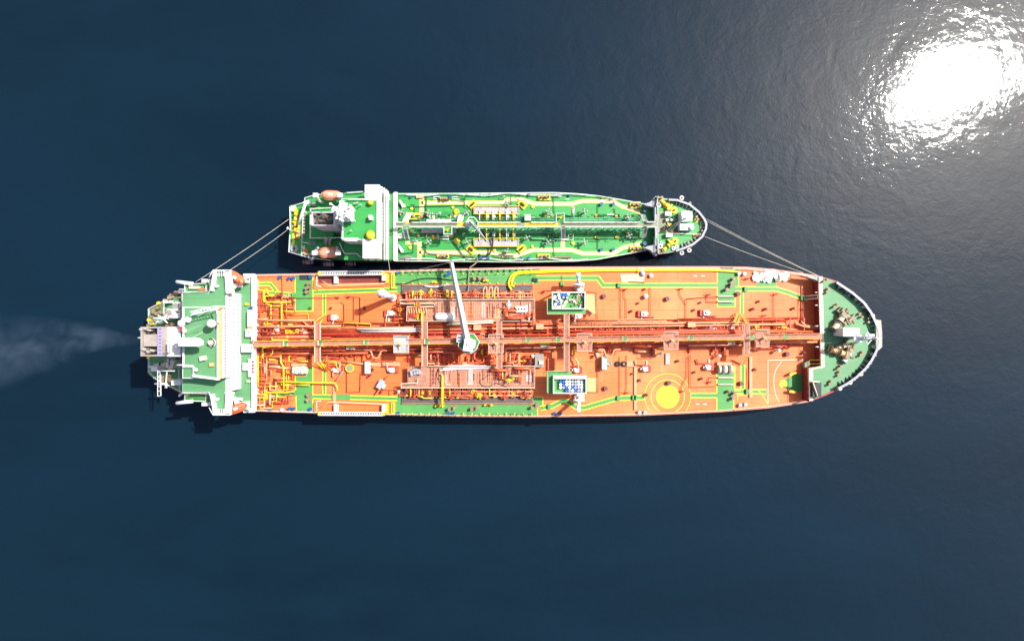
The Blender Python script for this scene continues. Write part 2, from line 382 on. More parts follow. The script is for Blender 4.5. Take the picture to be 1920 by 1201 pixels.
area([(1000, 744), (1018, 744), (1018, 762), (1000, 760)], [[(1001, 744), (1018, 744), (1018, 762)]])
area([(1344, 684), (1377, 684), (1377, 769), (1344, 771)], [[(1344, 690), (1344, 737)], [(1344, 745), (1344, 770)], [(1377, 684), (1377, 730)], [(1376, 739), (1375, 770)]])
area([(1378, 684), (1388, 684), (1388, 732), (1378, 732)], [[(1378, 685), (1378, 731.5), (1388.5, 731.5), (1388.5, 685)]], mat='orange_deck')
for yy in (554, 564, 706.5, 719): # cream bars laid across the green squares
    pbox('cable_tray', 1346 if yy < 640 else 1347, yy, 1376, yy + 2.2, ZD + .3, ZD + .75, 'beige_walk', BT)
line([(1422, 731), (1428, 738), (1440, 757)], Z1 + .02, 1.4, Y, BT)
line([(1383, 750), (1383, 741), (1412, 739)], Z1 + .02, 1.2, Y, BT)
# helicopter winching mark: disc and two rings
hc = W(1252, 743, Z1); k = S(Z1)
part('winching_disc', MB().lathe((hc.x, hc.y, Z1), [(21.8 * k, 0), (21.8 * k, .012)], 48), Y, BT)
part('winching_ring', MB().ring(hc, 30.8 * k, 32 * k, Z1 + .016, 64, math.radians(-62), math.radians(242)), Y, BT)
part('winching_ring', MB().ring(hc, 42.6 * k, 43.6 * k, Z1 + .018, 64, math.radians(-38), math.radians(218)), Y, BT)
# half court painted at the bow end of the deck
line([(1440, 675), (1507, 673.5)], Z1 + .02, 0.8, 'off_white', BT, 'court_line'); line([(1440, 675), (1440, 758)], Z1 + .02, 0.8, 'off_white', BT, 'court_line')
line([(1506, 676), (1506, 745)], Z1 + .02, .9, 'white', BT, 'court_line')
line(curve([(1466, 677), (1454, 695), (1451, 716), (1454, 738), (1461, 753)]), Z1 + .024, 0.8, 'off_white', BT, 'court_line')
area([(1472, 711), (1489, 702), (1506, 699), (1506, 734), (1489, 734), (1474, 728)], z=Z1 + .012)
cc = W(1468.5, 719.5, Z1); part('court_circle', MB().lathe((cc.x, cc.y, Z1 + .03), [(7.6 * k, 0), (7.6 * k, .012)], 32), Y, BT)
line([(1484, 709), (1489, 709), (1489, 728), (1484, 728)], Z1 + .03, .7, G, BT, 'court_line')
for (x, y, a) in ((1487, 700, .42), (1487, 734, -.12)):
    c = W(x, y, ZD + 1.6); mb = MB(); rotbox(mb, c, 2.0, .75, ZD + 1.2, ZD + 1.6, a); mb.tube([(c.x, c.y, ZD), (c.x, c.y, ZD + 1.2)], .12); part('court_hoop_board', mb, 'yellow_pipe', BT)
# ---- rails along the deck edge
railing([(478, 516), (590, 514.5), (597, 514)], ZD, BT, 'off_white'); railing([(724, 509.5), (820, 507), (1000, 503.5), (1250, 502.5), (1400, 503.5), (1500, 514), (1530, 520)], ZD, BT, 'off_white')
railing([(478, 769), (590, 773), (597, 773.4)], ZD, BT, 'off_white'); railing([(724, 776), (870, 778.6), (1010, 779.5), (1200, 776.5), (1350, 769.5), (1440, 762), (1515, 750)], ZD, BT, 'cream')
# ---- raised catwalk
def yc(x): return 644 - (x - 500) * .0137
ZC = 16.8
part('catwalk', strip_mb(MB(), xy([(476, yc(476)), (1542, yc(1542))], ZC), 9.5 * S(ZC), ZC).prism(xy([(476, yc(476) - 4.6), (1541, yc(1541) - 4.6), (1541, yc(1541) + 4.6), (476, yc(476) + 4.6)], ZC), ZC - .25, ZC - .05), 'pink_grate', BT)
PLAT = [(738, 629, 766, 661, 'grey_grate'), (916, 627, 944, 661, 'manifold_grate'), (1082, 625, 1110, 658, 'pink_grate'), (1245, 622, 1272, 655, 'pink_grate'), (1417, 618, 1443, 650, 'pink_grate')]
for x0, y0, x1, y1, mt in PLAT:
    o = pbox('catwalk_platform', x0, y0, x1, y1, ZC - .2, ZC + .06, mt, BT)
    rl = railing([(x0, yc(x0) - 5), (x0, y0), (x1, y0), (x1, yc(x1) - 5)], ZC + .06, BT, 'cream'); railing([(x0, yc(x0) + 5), (x0, y1), (x1, y1), (x1, yc(x1) + 5)], ZC + .06, BT, 'cream')
    c = W((x0 + x1) / 2, (y0 + y1) / 2, ZC); mb = MB()                      # foam monitor on a pedestal
    mb.lathe((c.x, c.y, ZC), [(.35, 0), (.3, 1.0), (.4, 1.05), (.4, 1.5), (.1, 1.6)], 8); mb.tube([(c.x - 1, c.y + .8, ZC + 2.0), (c.x, c.y, ZC + 1.5), (c.x + .8, c.y - .9, ZC + 2.0)], .18, 6, .12); part('foam_monitor', mb, 'tan_wood', BT)
CROSS = [(589.5, 600, 604, 678), (791, 801, 602, 686), (931.5, 941, 601, 690), (1057.5, 1067.5, 588, 697), (1395.5, 1406, 607, 664)]
for x0, x1, y0, y1 in CROSS:
    for a, b in ((y0, yc(x0) - 5.2), (yc(x0) + 5.2, y1)):
        pbox('cross_walk', x0, a, x1, b, ZC - .9, ZC - .6, 'pink_grate', BT)
        railing([(x0, a), (x0, b)], ZC - .6, BT, 'cream'); railing([(x1, a), (x1, b)], ZC - .6, BT, 'cream')
seg = [476] + [v for c in sorted([(p[0], p[2]) for p in PLAT] + [(c[0], c[1]) for c in CROSS] + [(858, 898)]) for v in c] + [1541]
for i in range(0, len(seg), 2):
    for s in (-4.9, 4.9):
        if seg[i + 1] - seg[i] > 3: railing([(seg[i], yc(seg[i]) + s), (seg[i + 1], yc(seg[i + 1]) + s)], ZC, BT, 'yellow_pipe' if s > 0 or seg[i] < 760 else 'pale_pipe', r=.085)
for x in (535, 600, 686, 800, 990, 1047, 1172, 1296, 1410, 1475):     # small green landings with gates beside the catwalk
    o = pbox('landing', x - 3.5, yc(x) - 5, x + 3.5, yc(x) + 5, ZC + .02, ZC + .10, 'green_paint', BT); railing([(x - 4, yc(x) - 4.5), (x - 4, yc(x) + 4.5), (x + 3.5, yc(x) + 4.5), (x + 3.5, yc(x) + 1)], ZC + .1, BT, 'cream')
x = 490
while x < 1530:                                                       # trestles carrying catwalk and pipes
    a = W(x, yc(x) - 34, ZD); b = W(x, yc(x) + 16, ZD); mb = MB()
    mb.box(a.x - .12, a.y, ZD + 1.0, a.x + .12, b.y, ZD + 1.3); mb.box(a.x - .1, W(x, yc(x) - 8, ZD).y, ZC - 1.2, a.x + .1, W(x, yc(x) + 8, ZD).y, ZC - .95)
    for q in (-34, -20, -6, 6, 16):
        c = W(x, yc(x) + q, ZD); mb.box(c.x - .12, c.y - .12, ZD, c.x + .12, c.y + .12, ZD + 1.0 if abs(q) > 8 else ZC - .3)
    part('pipe_trestle', mb, 'orange_pipe', BT); x += 26
# ---- cargo pipes that run fore and aft
RUN = [(-9, 480, 905, 12.2, .30, 'orange_pipe'), (-9, 950, 1530, 12.2, .28, 'orange_pipe'), (-12.5, 482, 590, 11.8, .22, 'pale_pipe'), (-12, 604, 1054, 12.0, .20, 'red_pipe'), (-12, 1070, 1475, 12.0, .22, 'orange_pipe'),
       (-16, 492, 925, 11.9, .34, 'red_pipe'), (-16, 945, 1385, 11.9, .25, 'red_pipe'), (-19.5, 600, 1055, 12.0, .20, 'orange_pipe'), (-23, 604, 790, 11.9, .26, 'orange_pipe'), (-23, 803, 1472, 11.9, .26, 'pale_pipe'),
       (-27, 604, 790, 12.1, .22, 'pale_pipe'), (-27.5, 800, 1056, 12.0, .26, 'orange_pipe'), (-28, 1070, 1394, 12.1, .26, 'pale_pipe'), (-31.5, 470, 640, 12.4, .26, 'pale_pipe'), (-31.5, 805, 1054, 11.9, .18, 'orange_pipe'), (-32, 1070, 1250, 11.9, .18, 'pale_pipe'), (-32, 1275, 1470, 11.9, .20, 'orange_pipe'),
       (-35, 745, 1052, 11.7, .14, 'orange_pipe'), (-36, 1075, 1240, 11.6, .14, 'pale_pipe'), (-36, 1270, 1500, 11.6, .12, 'orange_pipe'),
       (8.5, 505, 1540, 13.6, .26, 'orange_pipe'), (11.5, 530, 740, 13.4, .26, 'red_pipe'), (11, 764, 1415, 13.4, .24, 'red_pipe'), (11, 1440, 1534, 13.2, .28, 'pale_pipe'), (14, 540, 930, 12.9, .20, 'orange_pipe'), (14.5, 945, 1056, 13.2, .24, 'pale_pipe'), (14.5, 1290, 1390, 13.2, .22, 'pale_pipe'), (14, 1182, 1244, 13.2, .30, 'orange_pipe'), (19, 500, 590, 12.2, .30, 'orange_pipe'), (20, 604, 690, 12.6, .30, 'orange_pipe'), (20, 722, 862, 12.6, .30, 'red_pipe'),
       (17.5, 1440, 1475, 13, .22, 'red_pipe')]
for o, a, b, z, r, mt in RUN:
    n = max(2, int((b - a) / 120)); pts = []
    for i in range(n + 1):
        x = a + (b - a) * i / n; pts.append((x, yc(x) + o))
    if b - a > 200 and random.random() < .5:       # a jog
        i = random.randint(1, n - 1); j = random.choice((-1.6, 1.6)); pts = pts[:i] + [(pts[i][0] - 3, pts[i][1]), (pts[i][0] + 1, pts[i][1] + j)] + [(p[0], p[1] + j) for p in pts[i + 1:]]
    ptube('cargo_pipe', pts, z, r, mt, BT)
for x, y, s in ((694, 657, 1), (1131, 655, 1), (1040, 0, 0)):     # expansion loops
    if s: ptube('expansion_loop', curve([(x - 10, y), (x, y), (x + 3, y + 6), (x + 5.5, y + 12), (x + 10, y + 14), (x + 15, y + 13), (x + 18, y + 8), (x + 20, y + 2), (x + 24, y), (x + 32, y)], 4), 13.0, .24, 'pale_pipe', BT)
for pts in ([(700, 656), (712, 656), (712, 640)], [(1069, 612), (1076, 605), (1078, 596), (1070, 592)], [(1066, 668), (1078, 672), (1083, 680), (1084, 690)], [(1008, 602), (1040, 602), (1052, 596)], [(1502, 602), (1512, 610), (1535, 612)], [(1490, 604), (1508, 612), (1535, 616)]):
    ptube('branch_pipe', curve(pts, 5), 11.6, .26, 'pale_pipe', BT)
# white sleeves and long light pipe bundles
for i in range(3): ptube('spare_pipe', [(669 + i * 4, 617 + i * 2.4), (789, 616 + i * 2.3)], 12.9, .2, ['off_white', 'steel', 'off_white'][i], BT)
for i in range(4): ptube('spare_pipe', [(838 + i * 2, 609 - i * 1.7), (925, 604.5 - i * 1.2)], 13.2, .18, 'cream', BT)
for x in (895, 1012, 1297):
    pbox('pump_cover', x - 7, yc(x) - 30, x + 7, yc(x) - 20, 11, 13.2, 'pale_pipe', BT)
for x, w_ in ((657, 16), (1022, 17), (1372, 14)):
    pbox('cable_box', x - w_ / 2, yc(x) + 6, x + w_ / 2, yc(x) + 9, 12.6, 14.4, 'yellow_pipe', BT); pbox('cable_box', x - w_ / 2, yc(x) + 10.5, x + w_ / 2, yc(x) + 12.5, 12.4, 13.9, 'white', BT)
random.seed(41)
for q in (-34.2, -30, -26, -21.5, -18, -14, -10.5, -6.8, -3, 1, 5, 9.5, 13, 17):         # low layer of dark red pipes, added to shade the gaps between the runs
    a = 482 + random.uniform(0, 12)
    while a < 1480:
        b = min(1500, a + random.uniform(60, 240))
        if random.random() < .8: ptube('gap_shade_pipe', [(a, yc(a) + q), (a + (b - a) * .5, yc(a + (b - a) * .5) + q), (a + (b - a) * .5 + 2, yc(b) + q + random.choice((-1.2, 0, 0, 1.2))), (b, yc(b) + q)], ZD + .55 + random.uniform(0, .3), random.uniform(.13, .24), random.choice(('red_pipe', 'red_pipe', 'orange_pipe', 'maroon')), BT)
        a = b + random.uniform(4, 18)
# ---- repeated deck fittings, shared meshes
def mk_valve(mat):
    mb = MB(); mb.lathe((0, 0, 0), [(.28, 0), (.28, .5), (.12, .55), (.12, 1.1)], 8); mb.torus((0, 0, 1.1), .42, .07, 10, 4); mb.tube([(-.42, 0, 1.1), (.42, 0, 1.1)], .05, 4); mb.tube([(-.9, 0, .3), (.9, 0, .3)], .22, 6)
    return mesh('valve', mb, mat)
VALV = [mk_valve('orange_pipe'), mk_valve('red_pipe'), mk_valve('yellow_pipe'), mk_valve('off_white'), mk_valve('maroon')]
def mk_bits():
    out = []
    for mt in ('orange_pipe', 'red_pipe', 'pale_pipe', 'yellow_pipe', 'maroon', 'orange_pipe'):
        L_ = random.uniform(1.5, 4); mb = MB().tube([(-L_ / 2, 0, .3), (-L_ / 2 + .3, 0, 1.0), (L_ / 2 - .3, 0, 1.0), (L_ / 2, 0, .3)], random.uniform(.13, .26), 6); out.append(mesh('branch_pipe', mb, mt, True))
    return out
BITS = mk_bits()
def clutter(x0, y0, x1, y1, n, z, parent, kinds=(0, 1, 2, 3, 4, 0, 1), orient=(0, 1.5708)):
    for i in range(n):
        p = W(random.uniform(x0, x1), random.uniform(y0, y1), z)
        if random.random() < .45: place('valve', VALV[random.choice(kinds)], parent, p, random.choice(orient), random.uniform(.8, 1.5))
        else: place('branch_pipe', random.choice(BITS), parent, p, random.choice(orient), random.uniform(.7, 1.5))
for a, b in ((484, 588), (604, 735), (768, 856), (900, 914), (946, 1056), (1070, 1080), (1112, 1243), (1274, 1392), (1410, 1416), (1446, 1475)):
    clutter(a, yc(a) - 23, b, yc(a) - 7, max(2, int((b - a) / 5)), ZD + .3, BT)
    clutter(a, yc(a) + 14, b, yc(a) + 24, max(2, int((b - a) / 14)), ZD, BT, (1, 4, 0))
# ---- manifold decks
ZM = ZD + 2.8
for y0, y1, t0, t1, p0, p1, sg in ((561, 602, 534, 551, 544, 561, 1), (686, 727, 734, 756, 727, 746, -1)):
    pbox('drip_tray', 753, t0, 999, t1, ZD + .05, ZD + .5, 'tray_brown', BT)
    o = pbox('manifold_platform', 764, y0, 1003, y1, ZM - .3, ZM, 'manifold_grate', BT)
    mb = MB(); mc = MB(); xk = 800.0
    while xk < 1000:
        ya = random.uniform(y0 + 2, y0 + 14); yb = random.uniform(y1 - 16, y1 - 2); q0 = W(xk, ya, ZM); q1 = W(xk, yb, ZM); (mb if random.random() < .55 else mc).box(q0.x - .09, q1.y, ZM, q0.x + .09, q0.y, ZM + random.uniform(.06, .25)); xk += random.uniform(1.8, 4.2)
    for i in range(5): yk = y0 + (y1 - y0) * (i + .7) / 5.4; q0 = W(798, yk, ZM); q1 = W(1000, yk, ZM); mb.box(q0.x, q0.y - .06, ZM, q1.x, q0.y + .06, ZM + .1)
    for mm_, mt_ in ((mb, 'pale_pipe'), (mc, 'maroon')): part('grating_bars', mm_, mt_, BT, kind='stuff')
    railing([(764, y0 if sg > 0 else y1), (1003, y0 if sg > 0 else y1), (1003, y1 if sg > 0 else y0), (943, y1 if sg > 0 else y0)], ZM, BT, 'cream', r=.1)
    railing([(803, y1 if sg > 0 else y0), (930, y1 if sg > 0 else y0)], ZM, BT, 'cream', r=.1)
    pbox('tray_coaming', 753, t0 - .6, 999, t0 + .3, ZD, ZD + .8, 'pink_edge', BT); pbox('tray_coaming', 753, t1 - .3, 999, t1 + .6, ZD, ZD + .8, 'pink_edge', BT)
    pbox('underfloor', 753, p0 + (3 if sg > 0 else 0), 1000, p1 - (0 if sg > 0 else 3), ZD + .04, ZD + .07, 'maroon', BT)
    xx = 762.0; i = 0
    while xx < 996:
        big = (i % 5 == 0)
        yA, yB = (p0, p1 + 2) if sg > 0 else (p1, p0 - 2)
        L_ = random.uniform(.0, 6) * sg
        if sg > 0 and 905 < xx < 935 and i % 2 == 0:
            ptube('manifold_pipe', curve([(xx, 560), (xx, 545), (xx + 1.5, 539), (xx + 4, 538), (xx + 6, 541), (xx + 6.5, 558)], 4), 12.2, .22, 'pale_pipe', BT)
        else:
            o = ptube('manifold_pipe', [(xx, yA + L_), (xx, yB + (8 if big else 0) * sg)], [ZD + 1.3, ZD + 1.6], .36 if big else random.choice((.16, .22, .28)), random.choice(('orange_pipe', 'orange_pipe', 'red_pipe', 'pale_pipe')), BT)
            if big or random.random() < .5:
                f = W(xx, yA + L_, ZD + 1.3); sub('flange', mesh('flange', MB().tube([(f.x, f.y, f.z), (f.x, f.y - sg * .25, f.z)], .55 if big else .42, 8), 'orange_pipe' if not big else 'yellow_pipe'), o)
        if random.random() < .6: place('valve', VALV[random.choice((0, 1, 1, 2, 4))], BT, W(xx + 2, random.uniform(p0 + 4, p1 - 4), ZD + 1.0), 1.57, random.uniform(.9, 1.4))
        xx += random.uniform(3.6, 6.0); i += 1
    for q in (.35, .75): yl = p0 + (p1 - p0) * q; ptube('manifold_header', [(800, yl), (998, yl)], ZD + 2.1, .16, 'pale_pipe', BT)
    for i in range(16): xk = random.uniform(800, 995); pbox('cover_plate', xk, random.uniform(y0 + 3, y1 - 16), xk + random.uniform(3, 12), random.uniform(y1 - 14, y1 - 4), ZM, ZM + .03 + random.uniform(0, .1), random.choice(('pink_grate', 'grey_grate', 'pale_pipe', 'pink_grate', 'orange_pipe')), BT)
    for i in range(6): xk = 770 + i * 38 + random.uniform(-6, 6); ptube('yellow_pipe', [(xk, p0 + 1), (xk, p1 - 3)], ZD + 2.3, .22, 'yellow_pipe', BT) if i % 2 == 0 else None
clutter(766, 563, 800, 600, 14, ZM, BT, (0, 2, 1)); clutter(946, 566, 962, 600, 8, ZM, BT, (0, 3, 1, 0)); clutter(962, 590, 1000, 600, 9, ZM, BT, (0, 3, 1, 0)); clutter(935, 689, 995, 715, 16, ZM, BT, (0, 1, 2, 4)); clutter(765, 652, 930, 684, 26, ZD, BT, (1, 4, 1, 0)); clutter(945, 665, 1000, 684, 12, ZD, BT, (1, 4, 0))
for i in range(8): ptube('riser_pipe', curve([(766 + i * 4.6, 577), (767 + i * 4.6, 583), (768 + i * 4.6, 588)], 3), ZM + .8, .2, 'pale_pipe', BT)
ptube('drain_pipe', [(827, 701), (829.5, 704), (829.5, 760), (833, 753)], ZM + .6, .3, 'yellow_pipe', BT)
for xs in (806, 815, 822, 830, 838, 848, 858, 866, 905, 912, 918, 926, 950, 957, 964): ptube('branch_pipe', [(xs, 660), (xs + random.uniform(-1, 1), 684)], ZD + .9, random.choice((.14, .2)), random.choice(('pale_pipe', 'orange_pipe', 'red_pipe')), BT)
ptube('branch_pipe', curve([(879, 665), (878, 678), (884, 680), (905, 679), (908, 668), (928, 666)], 5), ZD + 1.4, .32, 'orange_pipe', BT)
ptube('branch_pipe', curve([(890, 660), (889, 670), (894, 675), (902, 675)], 5), ZD + 1.6, .36, 'orange_pipe', BT)
railing([(814, 561), (750, 562), (750, 569), (814, 569), (814, 575), (763, 575), (762, 601), (790, 601)], ZM, BT, 'cream', r=.12); railing([(765, 727), (752, 727), (752, 719), (783, 718), (783, 711)], ZM, BT, 'cream', r=.12); pbox('manifold_step', 751, 562.5, 763, 568.5, ZM - .3, ZM - .02, 'manifold_grate', BT); pbox('manifold_step', 753, 719.5, 764, 726.5, ZM - .3, ZM - .02, 'manifold_grate', BT)
# ---- green storage platforms and white bins
ZS = ZC - 1.2
def bin_(x0, y0, x1, y1, z0, z1, wall=1.7):
    o = pbox('bin_floor', x0, y0, x1, y1, z0, z0 + .12, 'green_paint', BT)
    for qx, qy in ((x0 + 3, y0 + 3), (x1 - 3, y0 + 3), (x0 + 3, y1 - 3), (x1 - 3, y1 - 3)): q = W(qx, qy, z0); part('platform_leg', MB().box(q.x - .2, q.y - .2, ZD, q.x + .2, q.y + .2, z0 - .35), 'orange_pipe', BT)
    for a, b_, c, d in ((x0, y0, x1, y0 + wall), (x0, y1 - wall, x1, y1), (x0, y0 + wall, x0 + wall, y1 - wall), (x1 - wall, y0 + wall, x1, y1 - wall)): pbox('bin_wall', a, b_, c, d, z0, z1, 'white', BT)
pprism('storage_platform', [(1026, 559), (1098, 559), (1098, 588), (1026, 588)], ZS - .3, ZS, 'green_paint', BT)
railing([(1058, 588.5), (1026, 588.5), (1026, 559)], ZS, BT, 'cream'); railing([(1068, 588.5), (1097, 588)], ZS, BT, 'cream')
bin_(1035, 547, 1098, 579.5, ZS + .05, ZS + 1.5)
pprism('storage_platform', [(1026, 695), (1072, 695), (1072, 737), (1026, 737)], ZS - .3, ZS, 'green_paint', BT)
railing([(1026, 735), (1026, 695.5), (1057, 695.5)], ZS, BT, 'cream')
bin_(1037, 704, 1100, 737.5, ZS + .05, ZS + 1.5)
pbox('bin_cover', 1038.5, 705.5, 1099, 710, ZS + 1.5, ZS + 1.7, 'white', BT)
for x0, y0, x1, y1 in ((1098.5, 551, 1119, 588), (1101, 708, 1121, 736)): # paler plated squares beside the bins
    psheet('deck_plate', [(x0, y0), (x1, y0), (x1, y1), (x0, y1)], ZD + .05, paint('orange_plate', (0.78, .42, .17), .6, .05, .2) if 'orange_plate' not in M else M['orange_plate'], BT)
for x in (1083, 1087):       # inclined white hose posts on both sides
    up = x == 1083; b0 = W(1086, 541 if up else 741, ZD); t0 = W(1084, 515 if up else 768, ZD + 8); mb = MB()
    mb.tube([b0, b0.lerp(t0, .5), t0], .75, 8, .45); m0 = b0.lerp(t0, .45)
    mb.tube([m0 + Vector((-1.6, -.5 if up else .5, .4)), m0 + Vector((1.6, -.5 if up else .5, .4))], .4); mb.box(t0.x - .7, t0.y - .5, t0.z - .2, t0.x + .7, t0.y + .5, t0.z + .5)
    mb.lathe((b0.x, b0.y, ZD), [(1.3, 0), (1.3, .9), (.8, 1.5)], 10); mb.tube([b0 + Vector((-1.5, 0, .3)), m0 + Vector((-.8, 0, 0))], .25); mb.tube([b0 + Vector((1.5, 0, .3)), m0 + Vector((.8, 0, 0))], .25)
    part('hose_post', mb, 'white', BT, True)
# ---- white mast by the hose deck, with its stays
b0 = W(737, 558, ZD); t0 = W(716, 549, ZD + 12.5); mb = MB(); mb.tube([b0, b0.lerp(t0, .6), t0], .7, 10, 1.1); mb.lathe((b0.x, b0.y, ZD), [(1.2, 0), (1.1, 1.0)], 10); mb.box(t0.x - 1.2, t0.y - .8, t0.z - .4, t0.x + 1.0, t0.y + .8, t0.z + .5); part('derrick_mast', mb, 'white', BT, True)
# ---- white cylindrical tank on saddles
tk = MB(); zt = ZD + 4.2; a = W(814, 593.5, zt); b = W(853, 593.5, zt); r = 1.15
prof = [(0, .05), (.25, .6), (.7, .95), (1.1, 1.0)]
pts = [a.lerp(b, 0)] ; L_ = (b - a).length
vs = []; n = 16; fs = []
st = [(-.0, .15), (.25, .75), (.8, 1.0), (L_ - .8, 1.0), (L_ - .25, .75), (L_, .15)]
for d, kk in st:
    for i in range(n): q = 2 * math.pi * i / n; vs.append((a.x + d, a.y + r * kk * math.cos(q), zt - r + r * kk * math.sin(q)))
for i in range(len(st) - 1):
    for j in range(n): p, q = i * n + j, i * n + (j + 1) % n; fs.append((p, q, q + n, p + n))
fs += [tuple(range(n - 1, -1, -1)), tuple((len(st) - 1) * n + i for i in range(n))]
T = part('storage_tank', MB().add(vs, fs), 'white', BT, True)
for d in (1.5, L_ - 1.5): sub('saddle', mesh('saddle', MB().box(a.x + d - .2, a.y - .9, ZD, a.x + d + .2, a.y + .9, zt - 2.0), 'steel'), T)
sub('manway', mesh('manway', MB().lathe((a.x + L_ * .6, a.y, zt - .1), [(.3, 0), (.3, .35)], 8), 'off_white'), T)
# ---- deck crane
oc = [(862, 630), (869, 625.5), (889, 626), (899, 640), (893, 655), (884, 662), (872, 661), (859, 649)]
CR = pprism('deck_crane', oc, ZC + 1.2, ZC + 1.6, 'green_paint', BT, label='deck crane with a long white boom swung out to the other ship')
zc = ZC + 1.6; c = W(880, 646, zc)
sub('pedestal', mesh('pedestal', MB().lathe((c.x, c.y, ZD), [(1.5, 0), (1.5, ZC - ZD + 1.2)], 16), 'white'), CR)
mb = MB(); rotbox(mb, (c.x, c.y), 2.6, 3.4, zc, zc + 3.4, -.17); rotbox(mb, (c.x + 1.0, c.y + .3), 1.6, 2.2, zc, zc + 2.4, -.17); sub('machinery_house', mesh('machinery_house', mb, 'white'), CR)
mb = MB(); rotbox(mb, W(862, 634, zc), 1.4, 2.2, zc - 1, zc + 1.2, -.1); cb = sub('cab', mesh('cab', mb, 'white'), CR)
for dx in (-.4, .4): q = W(862, 634, zc); sub('window', mesh('window', MB().box(q.x - .5, q.y + dx - .3 - .2, zc + 1.2, q.x + .5, q.y + dx + .3 - .2, zc + 1.23), 'glass'), CR)
q = W(885, 641, zc); mb = MB(); rotbox(mb, q, .8, 1.9, zc + 2.4, zc + 2.7, -.17); sub('engine_hatch', mesh('engine_hatch', mb, 'yellow_pipe'), CR)
A_ = W(877, 648, zc + 3.0); B_ = W(845.5, 490, 16.0)
def boom_mb(A, B, w0, w1, h0, h1):
    d = (B - A); u = Vector((d.y, -d.x, 0)).normalized(); mb = MB(); st = [(0, .75), (.12, 1.0), (.5, .9), (1, .62)]
    vs = []; fs = []
    for t, k2 in st:
        p = A.lerp(B, t); ww = (w0 + (w1 - w0) * t) / 2; hh = (h0 + (h1 - h0) * t) / 2
        for sx, sz in ((-1, -1), (1, -1), (1, 1), (-1, 1)): vs.append(p + u * ww * sx * (1 if sz < 0 else .12) + Vector((0, 0, hh * sz)))
    for i in range(len(st) - 1):
        for j in range(4): a_, b_ = i * 4 + j, i * 4 + (j + 1) % 4; fs.append((b_, a_, a_ + 4, b_ + 4))
    fs += [(0, 1, 2, 3), tuple(len(vs) - 4 + i for i in (3, 2, 1, 0))]
    return mb.add(vs, fs)
sub('boom', mesh('boom', boom_mb(A_, B_, 2.1, 1.2, 1.6, 1.0), paint('boom_paint', (.52, .52, .55), .5, .06, .5)), CR)
sub('boom_head', mesh('boom_head', MB().lathe((B_.x, B_.y, B_.z - .6), [(.5, 0), (.6, .5), (.4, 1.2)], 8), 'steel'), CR)
H_ = B_.copy(); sub('hoist_wire', mesh('hoist_wire', MB().tube([H_, H_ + Vector((0, 0, -3))], .05, 4), 'steel'), CR); sub('hook', mesh('hook', MB().lathe((H_.x, H_.y, H_.z - 4), [(.15, 0), (.35, .3), (.35, .8), (.1, 1.1)], 8), 'steel'), CR)
sub('luffing_ram', mesh('luffing_ram', MB().tube([A_ + Vector((.5, 1.5, -2)), A_.lerp(B_, .3) + Vector((0, 0, -.8))], .25, 6), 'steel'), CR)
rl = railing(oc + [oc[0]], ZC + 1.6, BT, 'white', r=.1)

# threaded service pipes that fill the pipe zone and the manifold sides
OP = ('orange_pipe', 'orange_pipe', 'red_pipe', 'pale_pipe', 'maroon')
for a, b in ((604, 735), (768, 856), (900, 930), (946, 1054), (1112, 1243), (1274, 1392)):
    route(a, yc(a) - 24, b, yc(a) - 7, int((b - a) / 3), ZD + .6, BT, OP + ('red_pipe', 'maroon', 'red_pipe', 'yellow_pipe'), (.08, .2), 'branch_pipe', (4, 22))
    route(a, yc(a) + 8, b, yc(a) + 15, int((b - a) / 9), ZD + 2.2, BT, OP, (.1, .2), 'branch_pipe', (6, 40))
route(770, 651, 930, 684, 30, ZD + .5, BT, OP, (.1, .24), 'branch_pipe', (5, 26)); route(946, 655, 1000, 684, 10, ZD + .5, BT, OP, (.1, .24), 'branch_pipe', (5, 20))
route(752, 545, 1000, 560, 34, ZD + 1.0, BT, OP + ('yellow_pipe',), (.08, .18), 'manifold_branch', (5, 18)); route(752, 729, 1000, 746, 34, ZD + 1.0, BT, OP + ('yellow_pipe',), (.08, .18), 'manifold_branch', (5, 18))
